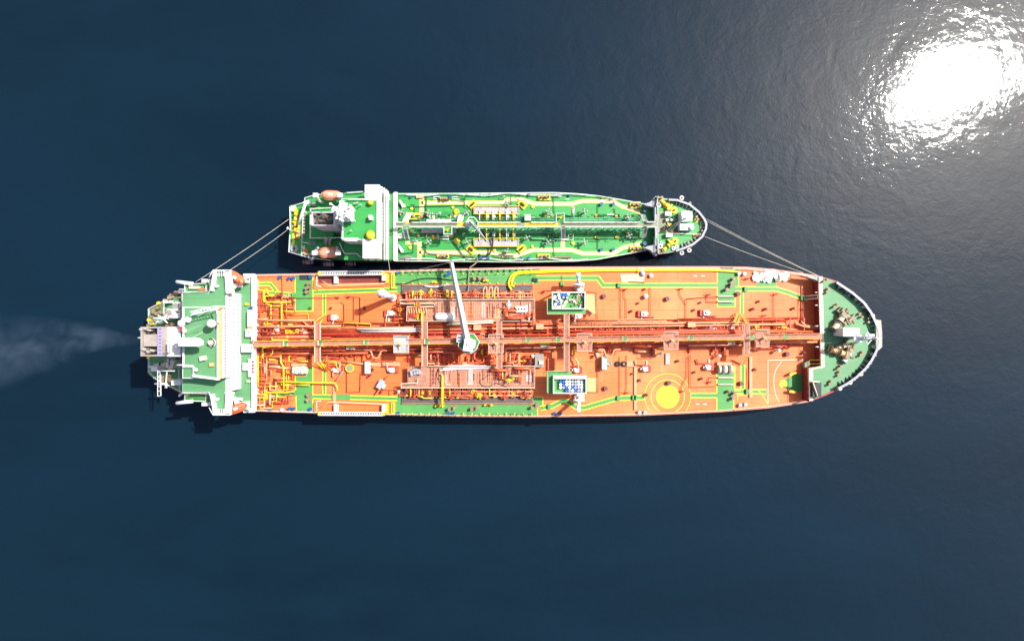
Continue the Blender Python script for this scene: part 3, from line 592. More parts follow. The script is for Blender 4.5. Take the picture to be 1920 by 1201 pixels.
# ---- yellow and orange service pipes ahead of the bridge
for pts, z, r, mt in (
    ([(513, 554), (497, 555), (497, 566), (546, 566)], 11.5, .3, 'yellow_pipe'), ([(497, 569), (508, 572), (508, 603)], 11.2, .32, 'yellow_pipe'), ([(528, 566), (528, 612)], 11.6, .42, 'yellow_pipe'), ([(537, 567), (537, 592)], 11, .18, 'yellow_pipe'),
    ([(526, 662), (526.5, 679), (531.5, 687), (532, 729)], 11.6, .42, 'yellow_pipe'), ([(522, 716), (545, 715.5), (585, 717), (629, 718), (632, 725), (633, 732)], 11.7, .4, 'yellow_pipe'), ([(555, 721.5), (581, 721.5)], 11.2, .4, 'yellow_pipe'),
    ([(483.5, 666), (484, 724)], 11.6, .42, 'yellow_pipe'), ([(495, 737), (500, 735), (535, 736), (552, 733)], 11.4, .35, 'yellow_pipe'), ([(500, 664), (500, 719)], 11.4, .3, 'pale_pipe'), ([(498, 664), (590, 664)], 11.8, .32, 'orange_pipe'), ([(560, 677), (578, 677)], 11.5, .4, 'yellow_pipe'),
    ([(537, 700), (537, 734)], 11.0, .2, 'yellow_pipe'), ([(545, 590), (578, 588), (579, 612)], 10.9, .16, 'yellow_pipe'), ([(484, 520), (484, 600)], 11.1, .16, 'orange_pipe'), ([(487, 545), (487, 602)], 11.2, .22, 'orange_pipe'), ([(494, 556), (494, 585)], 11, .16, 'red_pipe'),
    ([(490, 666), (490, 720)], 11.2, .26, 'orange_pipe'), ([(494, 668), (494, 700)], 11.1, .18, 'red_pipe'), ([(511, 655), (511, 662), (505, 668)], 13, .22, 'yellow_pipe'), ([(510, 632), (510, 637), (540, 637)], 13, .28, 'yellow_pipe'), ([(631, 605), (694, 607), (696, 618)], 11.4, .2, 'yellow_pipe'),
    ([(588, 605), (605, 592), (609, 589)], [13.5, 11.5, 10.6], .22, 'yellow_pipe'), ([(600, 605), (606, 598)], [13.5, 12], .2, 'yellow_pipe'), ([(594, 678), (607, 693)], [13.5, 10.6], .25, 'yellow_pipe'), ([(600, 676), (612, 696)], [13.5, 10.6], .22, 'yellow_pipe'),
    ([(602, 677), (630, 678), (632, 690)], 12, .25, 'yellow_pipe'), ([(478, 542), (500, 546)], 11.2, .4, 'yellow_pipe'), ([(500, 541), (503, 552)], 11.4, .4, 'yellow_pipe'), ([(478, 739), (498, 739), (502, 748)], 11.3, .3, 'yellow_pipe'), ([(490, 718), (497, 722), (495, 750)], 11.3, .25, 'yellow_pipe'), ([(477, 744), (500, 744)], 11.0, .2, 'yellow_pipe'),
    ([(468, 600), (590, 600)], 12.6, .42, 'pale_pipe'), ([(565, 600), (588, 618)], 12.4, .3, 'pale_pipe'), ([(478, 718), (505, 719)], 11.6, .4, 'orange_pipe'), ([(505, 730), (522, 715)], [10.5, 11.5], .3, 'red_pipe'),
    ([(484, 766), (492, 767), (500, 763)], 10.8, .35, 'yellow_pipe'), ([(640, 677), (700, 684)], 10.8, .5, 'pale_pipe'), ([(628, 715), (644, 695)], [10.6, 10.9], .3, 'steel'), ([(725, 630 + 50), (727, 692), (735, 694)], 11, .22, 'off_white'), ([(625, 603), (626, 595)], 11, .25, 'off_white'), ([(724, 602), (725, 590), (732, 588)], 11, .25, 'off_white')):
    ptube('service_pipe', pts, z, r * .6, mt, BT)
clutter(480, 550, 500, 600, 18, ZD, BT, (0, 1, 0)); clutter(480, 668, 560, 715, 26, ZD, BT, (0, 1, 4)); clutter(480, 722, 510, 764, 22, ZD, BT, (0, 1, 2, 4)); clutter(500, 606, 588, 640, 20, ZD + .4, BT, (2, 1, 3, 0)); clutter(604, 676, 640, 700, 8, ZD, BT, (0, 1, 2)); clutter(740, 560, 764, 600, 10, ZD, BT, (0, 1, 2))
OQ = ('orange_pipe', 'orange_pipe', 'red_pipe', 'pale_pipe', 'yellow_pipe', 'maroon')
route(479, 545, 552, 600, 26, ZD + .5, BT, OQ); route(480, 602, 588, 636, 34, ZD + .6, BT, OQ); route(480, 654, 590, 684, 30, ZD + .5, BT, OQ); route(480, 684, 550, 765, 40, ZD + .4, BT, OQ); route(604, 654, 740, 676, 16, ZD + .4, BT, ('orange_pipe', 'red_pipe', 'pale_pipe'))
for x0 in (478,): 
    for y0 in (543, 744): 
        for i in range(8): pbox('rack_bar', 478.5 + i * 2.6, y0, 479.4 + i * 2.6, y0 + 7, ZD, ZD + 1.0, 'tan_wood', BT)
# thin lines: conduits laid over the plating
for pts in ([(1163, 538), (1164, 600)], [(1171, 543), (1170, 555), (1174, 563), (1174, 602)], [(1219, 538), (1219, 592)], [(1274, 545), (1275, 553), (1286, 570), (1286, 602)], [(1286, 575), (1287, 560), (1324, 557), (1380, 556)], [(1325, 555), (1326, 566), (1345, 566)],
            [(1401, 540), (1401, 546)], [(1451, 555), (1451, 598)], [(1505, 540), (1505, 612)], [(1162, 668), (1162, 745)], [(1175, 665), (1175, 722), (1173, 738)], [(1289, 668), (1288, 705), (1278, 724), (1277, 736)], [(1294, 665), (1294, 726), (1344, 724)], [(1344, 707), (1329, 708), (1327, 722)],
            [(528, 515), (529, 536), (529, 560), (530, 570), (534, 590)], [(497, 558.5), (560, 558.5), (632, 558)], [(645, 600), (645, 570), (638, 566)], [(663, 556), (663, 600)], [(675, 610), (675, 557), (656, 556), (650, 558)], [(650, 668), (650, 735), (675, 734), (676, 698)], [(1018, 548), (1018, 545), (1046, 544)], [(1054, 514), (1054, 540)], [(1100, 547), (1118, 548), (1120, 600)], [(1121, 683), (1121, 735), (1100, 735)], [(1403, 690), (1402, 735)], [(712, 731), (741, 731)], [(730, 731), (730, 741)], [(1178, 528), (1210, 529), (1210, 518)]):
    ptube('conduit', pts, ZD + .45, .09, 'maroon', BT, 5)
for x in (1191.5, 1446, 1408, 627):    # pale plank paths with joints
    y0, y1 = ((676, 768) if x < 1300 else (548, 598)) if x == 1191.5 or x == 1446 else ((668, 745) if x == 1408 else (716, 774))
    if x in (1191.5, 1408, 627): pbox('pipe_bridge', x - 2.6, y0, x + 2.6, y1, ZD + .3, ZD + .45, 'pale_pipe', BT)
pbox('pipe_bridge', 1172, 676, 1189, 687, ZD + .3, ZD + .45, 'pale_pipe', BT); pbox('pipe_bridge', 695, 679, 750, 686, ZD + .3, ZD + .5, 'pale_pipe', BT); pbox('bulkhead_stiffener', 1503, 536, 1508, 612, ZD + .1, ZD + .4, 'orange_pipe', BT)
pbox('pipe_bridge', 1248, 662, 1256, 683, ZD + .3, ZD + .5, 'grey_grate', BT); pbox('pipe_bridge', 622, 739, 656, 749, ZD + .1, ZD + .3, 'green_paint', BT)
# ramps where pipes cross the walkways
for x, y in ((550, 553), (1054, 532), (1161, 534.5), (1399, 541.5), (1505, 558), (1160, 746), (1189, 745), (1402, 734), (1030, 762), (553, 736), (523, 740), (1192, 745)):
    pbox('walkway_ramp', x - 3, y - 4.4, x + 3, y + 4.4, ZD + .06, ZD + .7, 'green_paint', BT)
psheet('worn_paint', [(1163, 514), (1196, 513), (1210, 517), (1209, 529), (1166, 529)], ZD + .055, paint('worn_pale', (.86, .52, .34), .7, .1, .3), BT)
for x, y in ((1304, 517), (1318, 517), (1308, 757), (1322, 757)): line([(x - 3, y), (x + 3, y)], ZD + .06, 2, 'white', BT)
# round hatches, vents and sounding posts
def mk_hatch():
    mb = MB().lathe((0, 0, 0), [(.6, 0), (.6, .7), (.72, .72), (.72, .95), (.4, 1.1)], 14); return mesh('tank_hatch', mb, 'maroon')
def mk_post(): return mesh('vent_post', MB().lathe((0, 0, 0), [(.3, 0), (.3, .6), (.45, .65), (.45, .95), (.15, 1.1)], 8), 'maroon')
HT, VP = mk_hatch(), mk_post(); LIDR = mesh('lid_ring', MB().torus((0, 0, 1.08), .5, .09, 12, 4), 'steel')
for x, y in ((1132, 555), (1250, 560), (1135, 727), (1253, 717), (1388, 718), (1382, 551), (1474, 663)):
    o = place('tank_hatch', HT, BT, W(x, y, ZD)); sub('lid_ring', LIDR, o)
for x, y in ((1208, 542), (1183, 583), (1196, 568), (1300, 581), (1312, 567), (1410, 579), (1434, 579), (1486, 578), (1421, 565), (1504, 603), (1301, 697), (1314, 709), (1185, 700), (1198, 712), (1211, 739), (1505, 661), (1268, 601), (1270, 676), (1348, 600), (1089, 544), (1092, 742), (622, 577), (685, 577), (583, 577), (1413, 692), (1363, 733), (716, 734), (717, 553)):
    place('vent_post', VP, BT, W(x, y, ZD), 0, random.uniform(.7, 1.15))
for x, y in ((1170, 543), (1274, 542), (1326, 553), (1451, 552), (1398, 523), (634, 558), (654, 557), (1173, 736), (1277, 733), (1328, 716), (1018, 548), (1430, 592)):
    mb = MB(); p = W(x, y, ZD); mb.tube([p, p + Vector((0, 0, .9)), p + Vector((.9, .3, .9))], .13, 6); mb.tube([p + Vector((-.9, .3, .7)), p + Vector((.5, -.2, .7))], .11, 6); part('hydrant', mb, 'red_pipe', BT, True)
# tank valve groups: white body on a pale pipe
def mk_whead():
    mb = MB(); mb.box(-.8, -.7, .4, .8, .7, 1.3); mb.lathe((.2, .1, 1.3), [(.5, 0), (.5, .4), (.2, .5)], 10); mb.box(.8, -.3, .5, 1.3, .3, 1.0); mb.tube([(-.6, -.5, .2), (-.6, -2.4, .2)], .22, 6); return mesh('valve_group', mb, 'off_white')
def mk_wpipe():
    return mesh('outlet_pipe', MB().tube([(-1.2, .8, .3), (-1.2, -.9, .5), (1.2, -1.1, .6), (2.8, -1.1, .6), (3.2, -2.4, .6)], .22, 6).box(-1.8, -.9, 0, -1.0, .9, .9), 'red_pipe')
WH, WP = mk_whead(), mk_wpipe()
for x, y, up in ((1206, 588, 1), (1322, 586, 1), (628, 595, 1), (733, 587, 1), (1208, 691, 0), (1325, 688, 0), (632, 693, 0), (736, 693, 0), (1080, 693, 0), (1083, 592, 1)):
    o = place('valve_group', WH, BT, W(x, y, ZD), 0 if up else math.pi, 1.0); sub('outlet_pipe', WP, o)
for x, y, s in ((687, 688, 1),): pbox('white_locker', 684, 678, 692, 700, ZD, ZD + 2.2, 'white', BT)
pbox('white_locker', 1129, 669, 1138, 692, ZD, ZD + 2.4, 'white', BT)
pbox('pump_unit', 1003, 663, 1019, 688, ZD, ZD + 2.0, 'steel', BT); pbox('control_box', 1011, 676, 1019, 683, ZD + 2.0, ZD + 2.6, 'cream', BT); pbox('access_trunk', 1027, 671, 1042, 693, ZD, ZD + .9, 'orange_pipe', BT)
for x, y, r in ((999, 667, 3), (1120.5, 665, 3), (1240, 663, 3), (1350, 667, 3), (1462, 657, 3.2), (747, 734, 2.6), (749, 641 - 70, 0)):
    if r: p = W(x, y, ZD + 2.4); part('vent_head', MB().lathe((p.x, p.y, ZD), [(.2, 0), (.2, 1.6), (r * .16, 1.7), (r * .16, 2.2), (.1, 2.5)], 12), 'white', BT)
for x, y, r in ((1221, 516, 4),): p = W(x, y, ZD + 1); part('vent_head', MB().lathe((p.x, p.y, ZD), [(.5, 0), (.6, .9), (.2, 1.2)], 10), 'white', BT)
p = W(1211, 555, ZD + 1); part('vent_head', MB().lathe((p.x, p.y, ZD), [(.6, 0), (.65, 1.4), (.2, 1.7)], 10), 'white', BT)
# yellow round hatch and small solar panel frame
p = W(655, 690, ZD + 1); o = part('yellow_hatch', MB().lathe((p.x, p.y, ZD), [(1.2, 0), (1.2, .8)], 20).torus((p.x, p.y, ZD + .85), 1.15, .16, 20, 5), 'yellow_pipe', BT); sub('hatch_lid', mesh('hatch_lid', MB().lathe((p.x, p.y, ZD + .8), [(1.0, 0), (.9, .1)], 16), 'catwalk_grey'), o)
mb = MB(); c = W(713, 720, ZD + 2); rotbox(mb, c, 1.5, 2.8, ZD + 1.7, ZD + 1.85, -.55); part('blue_grey_panel', mb, 'blue_grey', BT); mb = MB(); rotbox(mb, W(719, 724, ZD + 1), .8, 1.2, ZD, ZD + 1, -.5); part('panel_box', mb, 'white', BT); ptube('panel_pole', [(701, 741), (727, 704)], [ZD + .3, ZD + 1.6], .14, 'dark', BT)
for x, y in ((693, 703), (696, 692), (690, 706), (698, 694)): mb = MB(); rotbox(mb, W(x, y, ZD + .5), .9, .7, ZD, ZD + .5, .6); part('deck_chock', mb, 'maroon', BT)
# reels of rope standing in frames
for x0, y0, n in ((547, 686, 5), (1346, 684, 3)):
    pbox('reel_frame', x0, y0, x0 + 27, y0 + 17, ZD, ZD + .4, 'steel', BT); pbox('reel_frame', x0 - 1, y0 - 5, x0 + 26, y0, ZD, ZD + 1.0, 'pale_pipe', BT)
    for i in range(n):
        c = W(x0 + 4 + i * (22 / (n - 1 or 1)), y0 + 8, ZD + 1.7); part('rope_reel', MB().tube([(c.x - .28, c.y, c.z - .4), (c.x + .28, c.y, c.z - .4)], 1.15, 12), 'rope_white' if i % 2 else 'cream', BT)
# rollers, fairleads and bitts along the edges
ROL = mesh('fairlead_roller', MB().lathe((0, 0, 0), [(.5, 0), (.45, .3), (.42, .8), (.55, 1.0)], 12), 'blue'); ROLG = mesh('fairlead_roller', MB().lathe((0, 0, 0), [(.55, 0), (.5, .3), (.45, .8), (.6, 1.0), (.25, 1.05)], 12), 'drum_grey')
for x, y, g_ in ((526, 520, 0), (543, 522, 0), (551, 522, 0), (583, 520, 0), (544, 765, 0), (552, 765, 0), (583, 766, 0), (530, 767, 1), (746, 511, 0), (838, 515, 0), (843, 513, 0), (747, 774, 0), (841, 774, 0), (851, 774, 0), (1040, 774, 0), (1050, 774, 0), (1198, 772, 1), (1208.5, 772, 1), (1386, 758.5, 1), (1396, 757, 1), (1384, 513, 1), (1394, 513.5, 1), (480, 523, 1), (509, 766, 0)):
    place('fairlead_roller', ROLG if g_ else ROL, BT, W(x, y, ZD), 0, .95)
BIT = mesh('bitts', MB().box(-1.1, -.45, 0, 1.1, .45, .2).lathe((-.65, 0, .2), [(.33, 0), (.33, .9), (.42, .95), (.42, 1.1)], 10).lathe((.65, 0, .2), [(.33, 0), (.33, .9), (.42, .95), (.42, 1.1)], 10), 'rust_steel')
for x, y, a in ((579, 543, 1.3), (580, 744, 1.5), (1371, 528, 1.2), (1373, 741, 1.3), (1364, 540, .6), (579, 536, 1.2), (895, 546 - 24, .2), (905, 522, .1), (848, 764, .3), (890, 764, .2), (1002, 760, .5)): place('bitts', BIT, BT, W(x, y, ZD), a, 1.2)
STU = mesh('hose_stanchion', MB().tube([(0, 0, 0), (0, 0, 1.3)], .1, 5).box(-.2, -.2, 0, .2, .2, .25), 'yellow_pipe')
for x in list(range(757, 1000, 16)):
    for y in (513, 531): place('hose_stanchion', STU, BT, W(x + random.uniform(-2, 2), y, ZD))
    place('hose_stanchion', STU, BT, W(x, 775, ZD))
FRA = mesh('side_frame', MB().prism([(-.25, -.4), (.25, -.4), (.1, .5), (-.1, .5)], 0, 1.0), 'green_paint')
for i in range(22):
    place('side_frame', FRA, BT, W(752 + i * 11.5, 508.5 - i * .12, ZD), 0, .9); place('side_frame', FRA, BT, W(752 + i * 11.5, 777, ZD), math.pi, .7)
for x, y in ((812, 529), (908, 526), (818, 760), (825, 760), (910, 758), (916, 758)): p = W(x, y, ZD); part('yellow_bollard', MB().tube([p, p + Vector((0, 0, 1.2))], .3, 8).tube([p + Vector((.9, 0, 0)), p + Vector((.9, 0, 1.2))], .3, 8).box(p.x - .4, p.y - .3, ZD, p.x + 1.3, p.y + .3, ZD + .2), 'yellow_pipe', BT)
# accommodation ladders stowed along both sides with their recesses
for yt, yb, sg in ((508.5, 516.5, 1), (771.5, 778.5, -1)):
    yr = 519 if sg > 0 else 755
    o = part('accommodation_ladder', MB().box(*W(600, yt, ZD + 1.9).xy, ZD + 1.5, *W(716, yb - (0 if sg < 0 else 0), ZD + 1.9).xy, ZD + 1.6), 'dark', BT)
    for e in (yt + .5, yb - .5):
        a = W(598, e, ZD + 2.1); b = W(718, e + (-1.2 if sg > 0 else .8), ZD + 2.1); sub('side_rail', mesh('side_rail', MB().tube([a, b], .14, 5), 'white'), o)
    mb = MB()
    for i in range(37): q = W(601 + i * 3.15, (yt + yb) / 2, ZD + 1.9); mb.box(q.x - .09, q.y - .45, ZD + 1.6, q.x + .09, q.y + .45, ZD + 1.85)
    tr = sub('treads', mesh('treads', mb, 'white'), o); tr['kind'] = 'stuff'
    for xx, ww in ((596, 6), (716, 6)):
        q = W(xx, yt, ZD + 1.9); q2 = W(xx + ww, yb, ZD + 1.9); sub('end_platform', mesh('end_platform', MB().box(q.x, q.y, ZD + 1.5, q2.x, q2.y, ZD + 1.95), 'yellow_pipe'), o)
    psheet('ladder_recess', [(597, yr), (714, yr - 2), (714, yr + 11), (597, yr + 12)], ZD + .05, 'maroon' if sg > 0 else 'orange_deck', BT)
    ya, yb2 = (530.5, 533.5) if sg > 0 else (757, 753)
    ptube('ladder_davit', [(594, 518 if sg > 0 else 772), (593.5, 535 if sg > 0 else 752), (602, 537 if sg > 0 else 751)], ZD + 2.4, .12, 'off_white', BT)
    ptube('ladder_boom', [(604, 526 if sg > 0 else 762), (617, 535 if sg > 0 else 753), (724, 531 if sg > 0 else 757)], ZD + 2.0, .1, 'cream', BT)
    o = pbox('ladder_winch', 626, 515 if sg > 0 else 758, 632, 531 if sg > 0 else 772, ZD, ZD + 1.6, 'off_white', BT)
    pbox('ladder_winch', 716, 513 if sg > 0 else 759, 723, 526 if sg > 0 else 772, ZD, ZD + 1.8, 'white', BT)
    pbox('ladder_stand', 723.5, 513 if sg > 0 else 756, 727.5, 530 if sg > 0 else 775, ZD, ZD + 1.2, 'yellow_pipe', BT); pbox('ladder_stand', 733, 511 if sg > 0 else 754, 740, 541 if sg > 0 else 776, ZD, ZD + .6, 'yellow_pipe', BT); psheet('painted_area', [(735, 514), (738, 514), (738, 538), (735, 538)] if sg > 0 else [(735, 756), (738, 756), (738, 774), (735, 774)], ZD + .63, 'green_paint', BT)
pbox('edge_grating', 562, 514, 583, 524, ZD + .08, ZD + .35, 'dark', BT); pbox('edge_grating', 564, 769, 590, 774, ZD + .08, ZD + .35, 'steel', BT)
pbox('edge_grating', 1352, 501, 1375, 504.5, ZD + .1, ZD + .7, 'dark', BT); pbox('edge_grating', 1000, 503.5, 1012, 506, ZD + .1, ZD + .7, 'dark', BT)
# inclined steps down from the cross walks
def steps(p0, p1, z0, z1, wpx, mat, parent, n=8, side='cream'):
    a = W(*p0, z0); b = W(*p1, z1); d = (b - a); u = Vector((-d.y, d.x, 0)).normalized() * wpx * S(z0) / 2; mb = MB()
    for s in (-1, 1): mb.tube([a + u * s, b + u * s], .12, 4); mb.tube([a + u * s + Vector((0, 0, 1)), b + u * s + Vector((0, 0, 1))], .07, 4)
    o = part('stairway', mb, side, parent); tm = MB(); e = d.xy.normalized() * .14
    for i in range(n):
        c = a.lerp(b, (i + .5) / n); tm.add([(c + u * sx + Vector((e.x * sy, e.y * sy, 0))) for sx, sy in ((-1, -1), (1, -1), (1, 1), (-1, 1))], [(0, 1, 2, 3)])
    tr = sub('treads', mesh('treads', tm, mat), o); tr['kind'] = 'stuff'; return o
steps((1385, 588), (1378, 606), 10.6, 13.8, 6, 'rust_steel', BT, 8, 'yellow_pipe'); steps((1391, 589), (1401, 607), 10.4, 14, 5, 'tan_wood', BT, 8, 'yellow_pipe'); steps((1400, 666), (1391, 683), 14, 10.4, 5, 'tan_wood', BT, 8, 'yellow_pipe'); steps((1098, 583), (1108, 590), 10.6, 12, 7, 'maroon', BT, 8, 'orange_pipe')
# ================================================================== forecastle
FO = TOPE[-1:] + FTOP + FBOT + BOTE[:1] + [(1517, 690), (1538, 688), (1538, 600)]
F = part('forecastle', MB().prism(xy([(1536, 517)] + FTOP + FBOT + [(1517, 753), (1517, 689), (1541, 687.5), (1541, 600)], ZF), ZD + .03, ZF), 'hull_red', BT)
FI = [(1537, 519), (1569, 530), (1596, 550), (1617, 569), (1630, 588), (1639, 605), (1644, 622), (1644.5, 640), (1640, 657), (1630, 675), (1618, 690), (1602, 704), (1586, 715), (1570, 725), (1546, 738), (1519, 751), (1519, 691), (1542, 689), (1542, 600)]
psheet('forecastle_deck', FI, ZF + .03, 'green_pale', BT)
line([(1538.5, 518), (1543, 688)], ZF + .09, 7, 'cream', BT, 'deck_edge'); line([(1521, 692), (1521, 751)], ZF + .09, 7, 'cream', BT, 'deck_edge'); line([(1517, 691), (1543, 688)], ZF + .13, 3, 'cream', BT, 'deck_edge')
railing([(1536, 524), (1539, 610)], ZF + .05, BT, 'cream'); railing([(1539.5, 640), (1540, 686), (1517, 690), (1518, 748)], ZF + .05, BT, 'cream')
OUT = [(1570, 527)] + FTOP[1:] + FBOT[:-1]
INN = off_path(xy(OUT, ZF + .03), -1.5); OW = xy(OUT, ZF + 1.8); mb = MB(); n = len(OUT)
up = off_path(OW, -.28)
vs = [(p[0], p[1], ZF) for p in off_path(xy(OUT, ZF), -.7)] + [(p[0], p[1], ZF + 1.8) for p in up] + [(p[0], p[1], ZF + 1.8) for p in OW] + [(p[0], p[1], ZF) for p in xy(OUT, ZF)]
fs = []
for l in range(3):
    for i in range(n - 1): fs.append((l * n + i, l * n + i + 1, (l + 1) * n + i + 1, (l + 1) * n + i))
BW = part('bulwark', mb.add(vs, fs), 'hull_grey', BT)
capl = strip_mb(MB(), OW, .7, ZF + 1.84, -.35); sub('bulwark_cap', mesh('bulwark_cap', capl, 'hull_grey'), BW)
base = [Vector((p[0], p[1], ZF)) for p in off_path(xy(OUT, ZF), -.7)]; tops = [Vector((p[0], p[1], ZF + 1.5)) for p in off_path(xy(OUT, ZF + 1.5), -.5)]
def along(P, d):
    for i in range(len(P) - 1):
        L_ = (P[i + 1] - P[i]).length
        if d <= L_: return P[i].lerp(P[i + 1], d / L_), (P[i + 1] - P[i]).normalized()
        d -= L_
    return P[-1], (P[-1] - P[-2]).normalized()
tot = sum((base[i + 1] - base[i]).length for i in range(n - 1)); d = .8
while d < tot:
    p, tg = along(base, d); u = Vector((tg.y, -tg.x, 0)); 
    if u.dot(Vector((-1, 0, 0))) < 0 and False: u = -u
    cen = Vector((W(1590, 632, ZF).x, W(1590, 632, ZF).y, ZF)); u = u if u.dot(cen - p) > 0 else -u
    q = p; mbs = MB(); wv = tg * .17
    mbs.add([q - wv, q + wv, q + u * 1.6 + wv, q + u * 1.6 - wv, q - wv + Vector((0, 0, 1.35)) - u * .3, q + wv + Vector((0, 0, 1.35)) - u * .3], [(0, 3, 2, 1), (0, 1, 5, 4), (4, 5, 2, 3), (0, 4, 3), (1, 2, 5)])
    sub('bulwark_stay', mesh('bulwark_stay', mbs, 'hull_grey' if random.random() < .75 else 'dark'), BW); d += 1.35
pprism('bow_platform', [(1643, 599), (1652, 600), (1654, 622), (1654, 650), (1648, 656), (1643, 655)], ZF + 1.0, ZF + 1.75, paint('tan_grey', (.44, .37, .30), .6, .15, .6), BT)
# winches: frame, two drums, gear case, brake band
def winch(px, py, ang, z, s, mat, dm, parent):
    c = W(px, py, z + 1); R_ = Matrix.Rotation(ang, 4, 'Z')
    def mk(name, mb, mt): return mesh(name, mb, mt)
    o = place('mooring_winch', mesh('mooring_winch', MB().box(-3.2, -1.0, 0, 3.2, -.7, .4).box(-3.2, .7, 0, 3.2, 1.0, .4).box(-3.2, -1, .4, -2.9, 1, 1.2).box(2.9, -1, .4, 3.2, 1, 1.2).box(-.4, -1, .4, -.15, 1, 1.2), mat), parent, (c.x, c.y, z), ang, s)
    for x0, x1 in ((-2.6, -.7), (.2, 1.6)):
        d = MB().tube([(x0, 0, 1.2), (x1, 0, 1.2)], .8, 12); d.tube([(x0 - .12, 0, 1.2), (x0, 0, 1.2)], 1.15, 14); d.tube([(x1, 0, 1.2), (x1 + .12, 0, 1.2)], 1.15, 14); sub('rope_drum', mk('rope_drum', d, dm), o)
    sub('gear_case', mk('gear_case', MB().box(1.8, -1.1, .3, 2.8, 1.1, 2.0).box(2.0, 1.1, .4, 2.6, 2.3, 1.3), mat), o); sub('warping_head', mk('warping_head', MB().tube([(3.2, 0, 1.2), (3.5, 0, 1.2), (4.1, 0, 1.2), (4.3, 0, 1.2)], .5, 10), mat), o); sub('brake_band', mk('brake_band', MB().torus((0, 0, 0), .1, .05).tube([(-.6, 0, 1.2), (-.45, 0, 1.2)], 1.25, 14), 'dark'), o)
    return o
winch(1573, 602, .95, ZF, 1.0, 'rust_steel', 'cream', BT); winch(1586, 590, -.75, ZF, .8, 'rust_steel', 'rust_steel', BT); winch(1573, 660, -.35, ZF, 1.0, 'rust_steel', 'tan_wood', BT); winch(1590, 666, 1.0, ZF, .8, 'rust_steel', 'off_white', BT); winch(1580, 649, .3, ZF, .7, 'rust_steel', 'cream', BT); winch(1581, 607, .5, ZF, .7, 'rust_steel', 'rust_steel', BT)
for x, y, a in ((1545, 526, .5), (1549, 545, 1.2), (1564, 573, .6), (1611, 591, 2.2), (1571, 688, .7), (1570, 700, 1.2), (1554, 717, 1.0), (1612, 663, 1.0), (1625, 600, 1.5)):
    place('bitts', BIT, BT, W(x, y, ZF), a, .85)
WR = mesh('roller_fairlead', MB().lathe((0, 0, 0), [(.5, 0), (.42, .3), (.42, .9), (.55, 1.1)], 10), 'cream')
for x, y in ((1572, 537), (1586, 545), (1604, 560), (1619, 575), (1632, 592), (1637, 650), (1634, 664), (1610, 700), (1590, 716), (1571, 727)): place('roller_fairlead', WR, BT, W(x, y, ZF), 0, 1.1)
# foremast with its house
pbox('foremast_house', 1581, 615, 1612, 630, ZF, ZF + 5, 'white', BT)
b0 = W(1592, 632, ZF); t0 = b0 + Vector((0, 0, 13)); mb = MB(); mb.tube([b0, t0], .7, 10, .35); mb.box(t0.x - 2.0, t0.y - .25, t0.z - 2.2, t0.x + .8, t0.y + .25, t0.z - 1.8); mb.tube([t0 + Vector((-1.2, 0, -4)), t0 + Vector((0, 1.8, -4.5)), t0 + Vector((1.2, 0, -4)), t0 + Vector((0, -1.8, -4.5)), t0 + Vector((-1.2, 0, -4))], .12, 5); mb.tube([b0 + Vector((-3, .5, 0)), t0 + Vector((0, 0, -5))], .3, 6); mb.tube([b0 + Vector((1, -2, 0)), t0 + Vector((0, 0, -5))], .3, 6); part('foremast', mb, 'white', BT, True)
pbox('mast_platform', 1601, 628, 1616, 641, ZF + 6, ZF + 6.3, 'white', BT); mb = MB(); c = W(1630, 628, ZF + 8); mb.box(c.x - 1.2, c.y - .3, ZF + 8, c.x + 1.2, c.y + .3, ZF + 8.4); mb.tube([(c.x, c.y, ZF), (c.x, c.y, ZF + 8)], .15); part('signal_light', mb, 'white', BT)
pbox('rope_locker', 1524, 717, 1540, 744, ZF + .05, ZF + 1.6, 'dark', BT); ptube('locker_frame', [(1516, 714), (1536, 716)], ZF + 2, .2, 'cream', BT); ptube('locker_frame', [(1524, 716), (1533, 742)], ZF + 2, .18, 'cream', BT)
# steps from the deck up to the forecastle
steps((1508, 558), (1535, 556), 11, ZF, 6, 'maroon', BT, 7, 'cream'); steps((1516, 678), (1540, 678), 11, ZF, 7, 'dark', BT, 7, 'yellow_pipe'); pprism('steel_hatch', [(1509, 680), (1519, 674), (1519, 684), (1509, 690)], ZD, ZD + 2, 'catwalk_grey', BT)
for x, y in ((1534, 572), (1534, 611), (1535, 650), (1534, 548)): ptube('bulkhead_bracket', [(x - 6, y), (x + 2, y)], ZF - .5, .2, 'off_white', BT)
b0 = xy([(1503, 516), (1512, 519), (1535, 518), (1535, 527), (1530, 524)], ZF); part('shell_plate', MB().prism(b0, ZD + 1.5, ZF - .2), 'hull_grey', BT)
# ================================================================== stern: poop, house, bridge, funnel
PO = [(277, 579), (342, 546), (400, 522), (474, 516), (474, 769), (400, 760), (342, 737), (290, 711), (277, 699)]
psheet('poop_deck', PO, ZD + .03, 'green_pale', BT)
railing([(278, 612), (278, 579), (342, 547), (366, 536)], ZD + .05, BT, 'white', r=.09); railing([(278, 672), (278, 697), (290, 709), (340, 735)], ZD + .05, BT, 'white', r=.09)
ZL, ZW, ZR = 14.0, 22.6, 27.2
pbox('lower_deck_house', 448, 522, 474, 764, ZD + .05, ZL, 'white', BT)
LD = pbox('front_deck', 440, 516, 476, 771, ZL - .15, ZL + .05, 'green_pale', BT)
pbox('front_bulwark', 471.5, 514, 477, 772, ZL - .4, ZL + 1.0, 'white', BT); pbox('side_bulwark', 456, 513, 476, 517, ZL, ZL + 1.2, 'white', BT); pbox('side_bulwark', 456, 769, 476, 773, ZL, ZL + 1.2, 'white', BT)
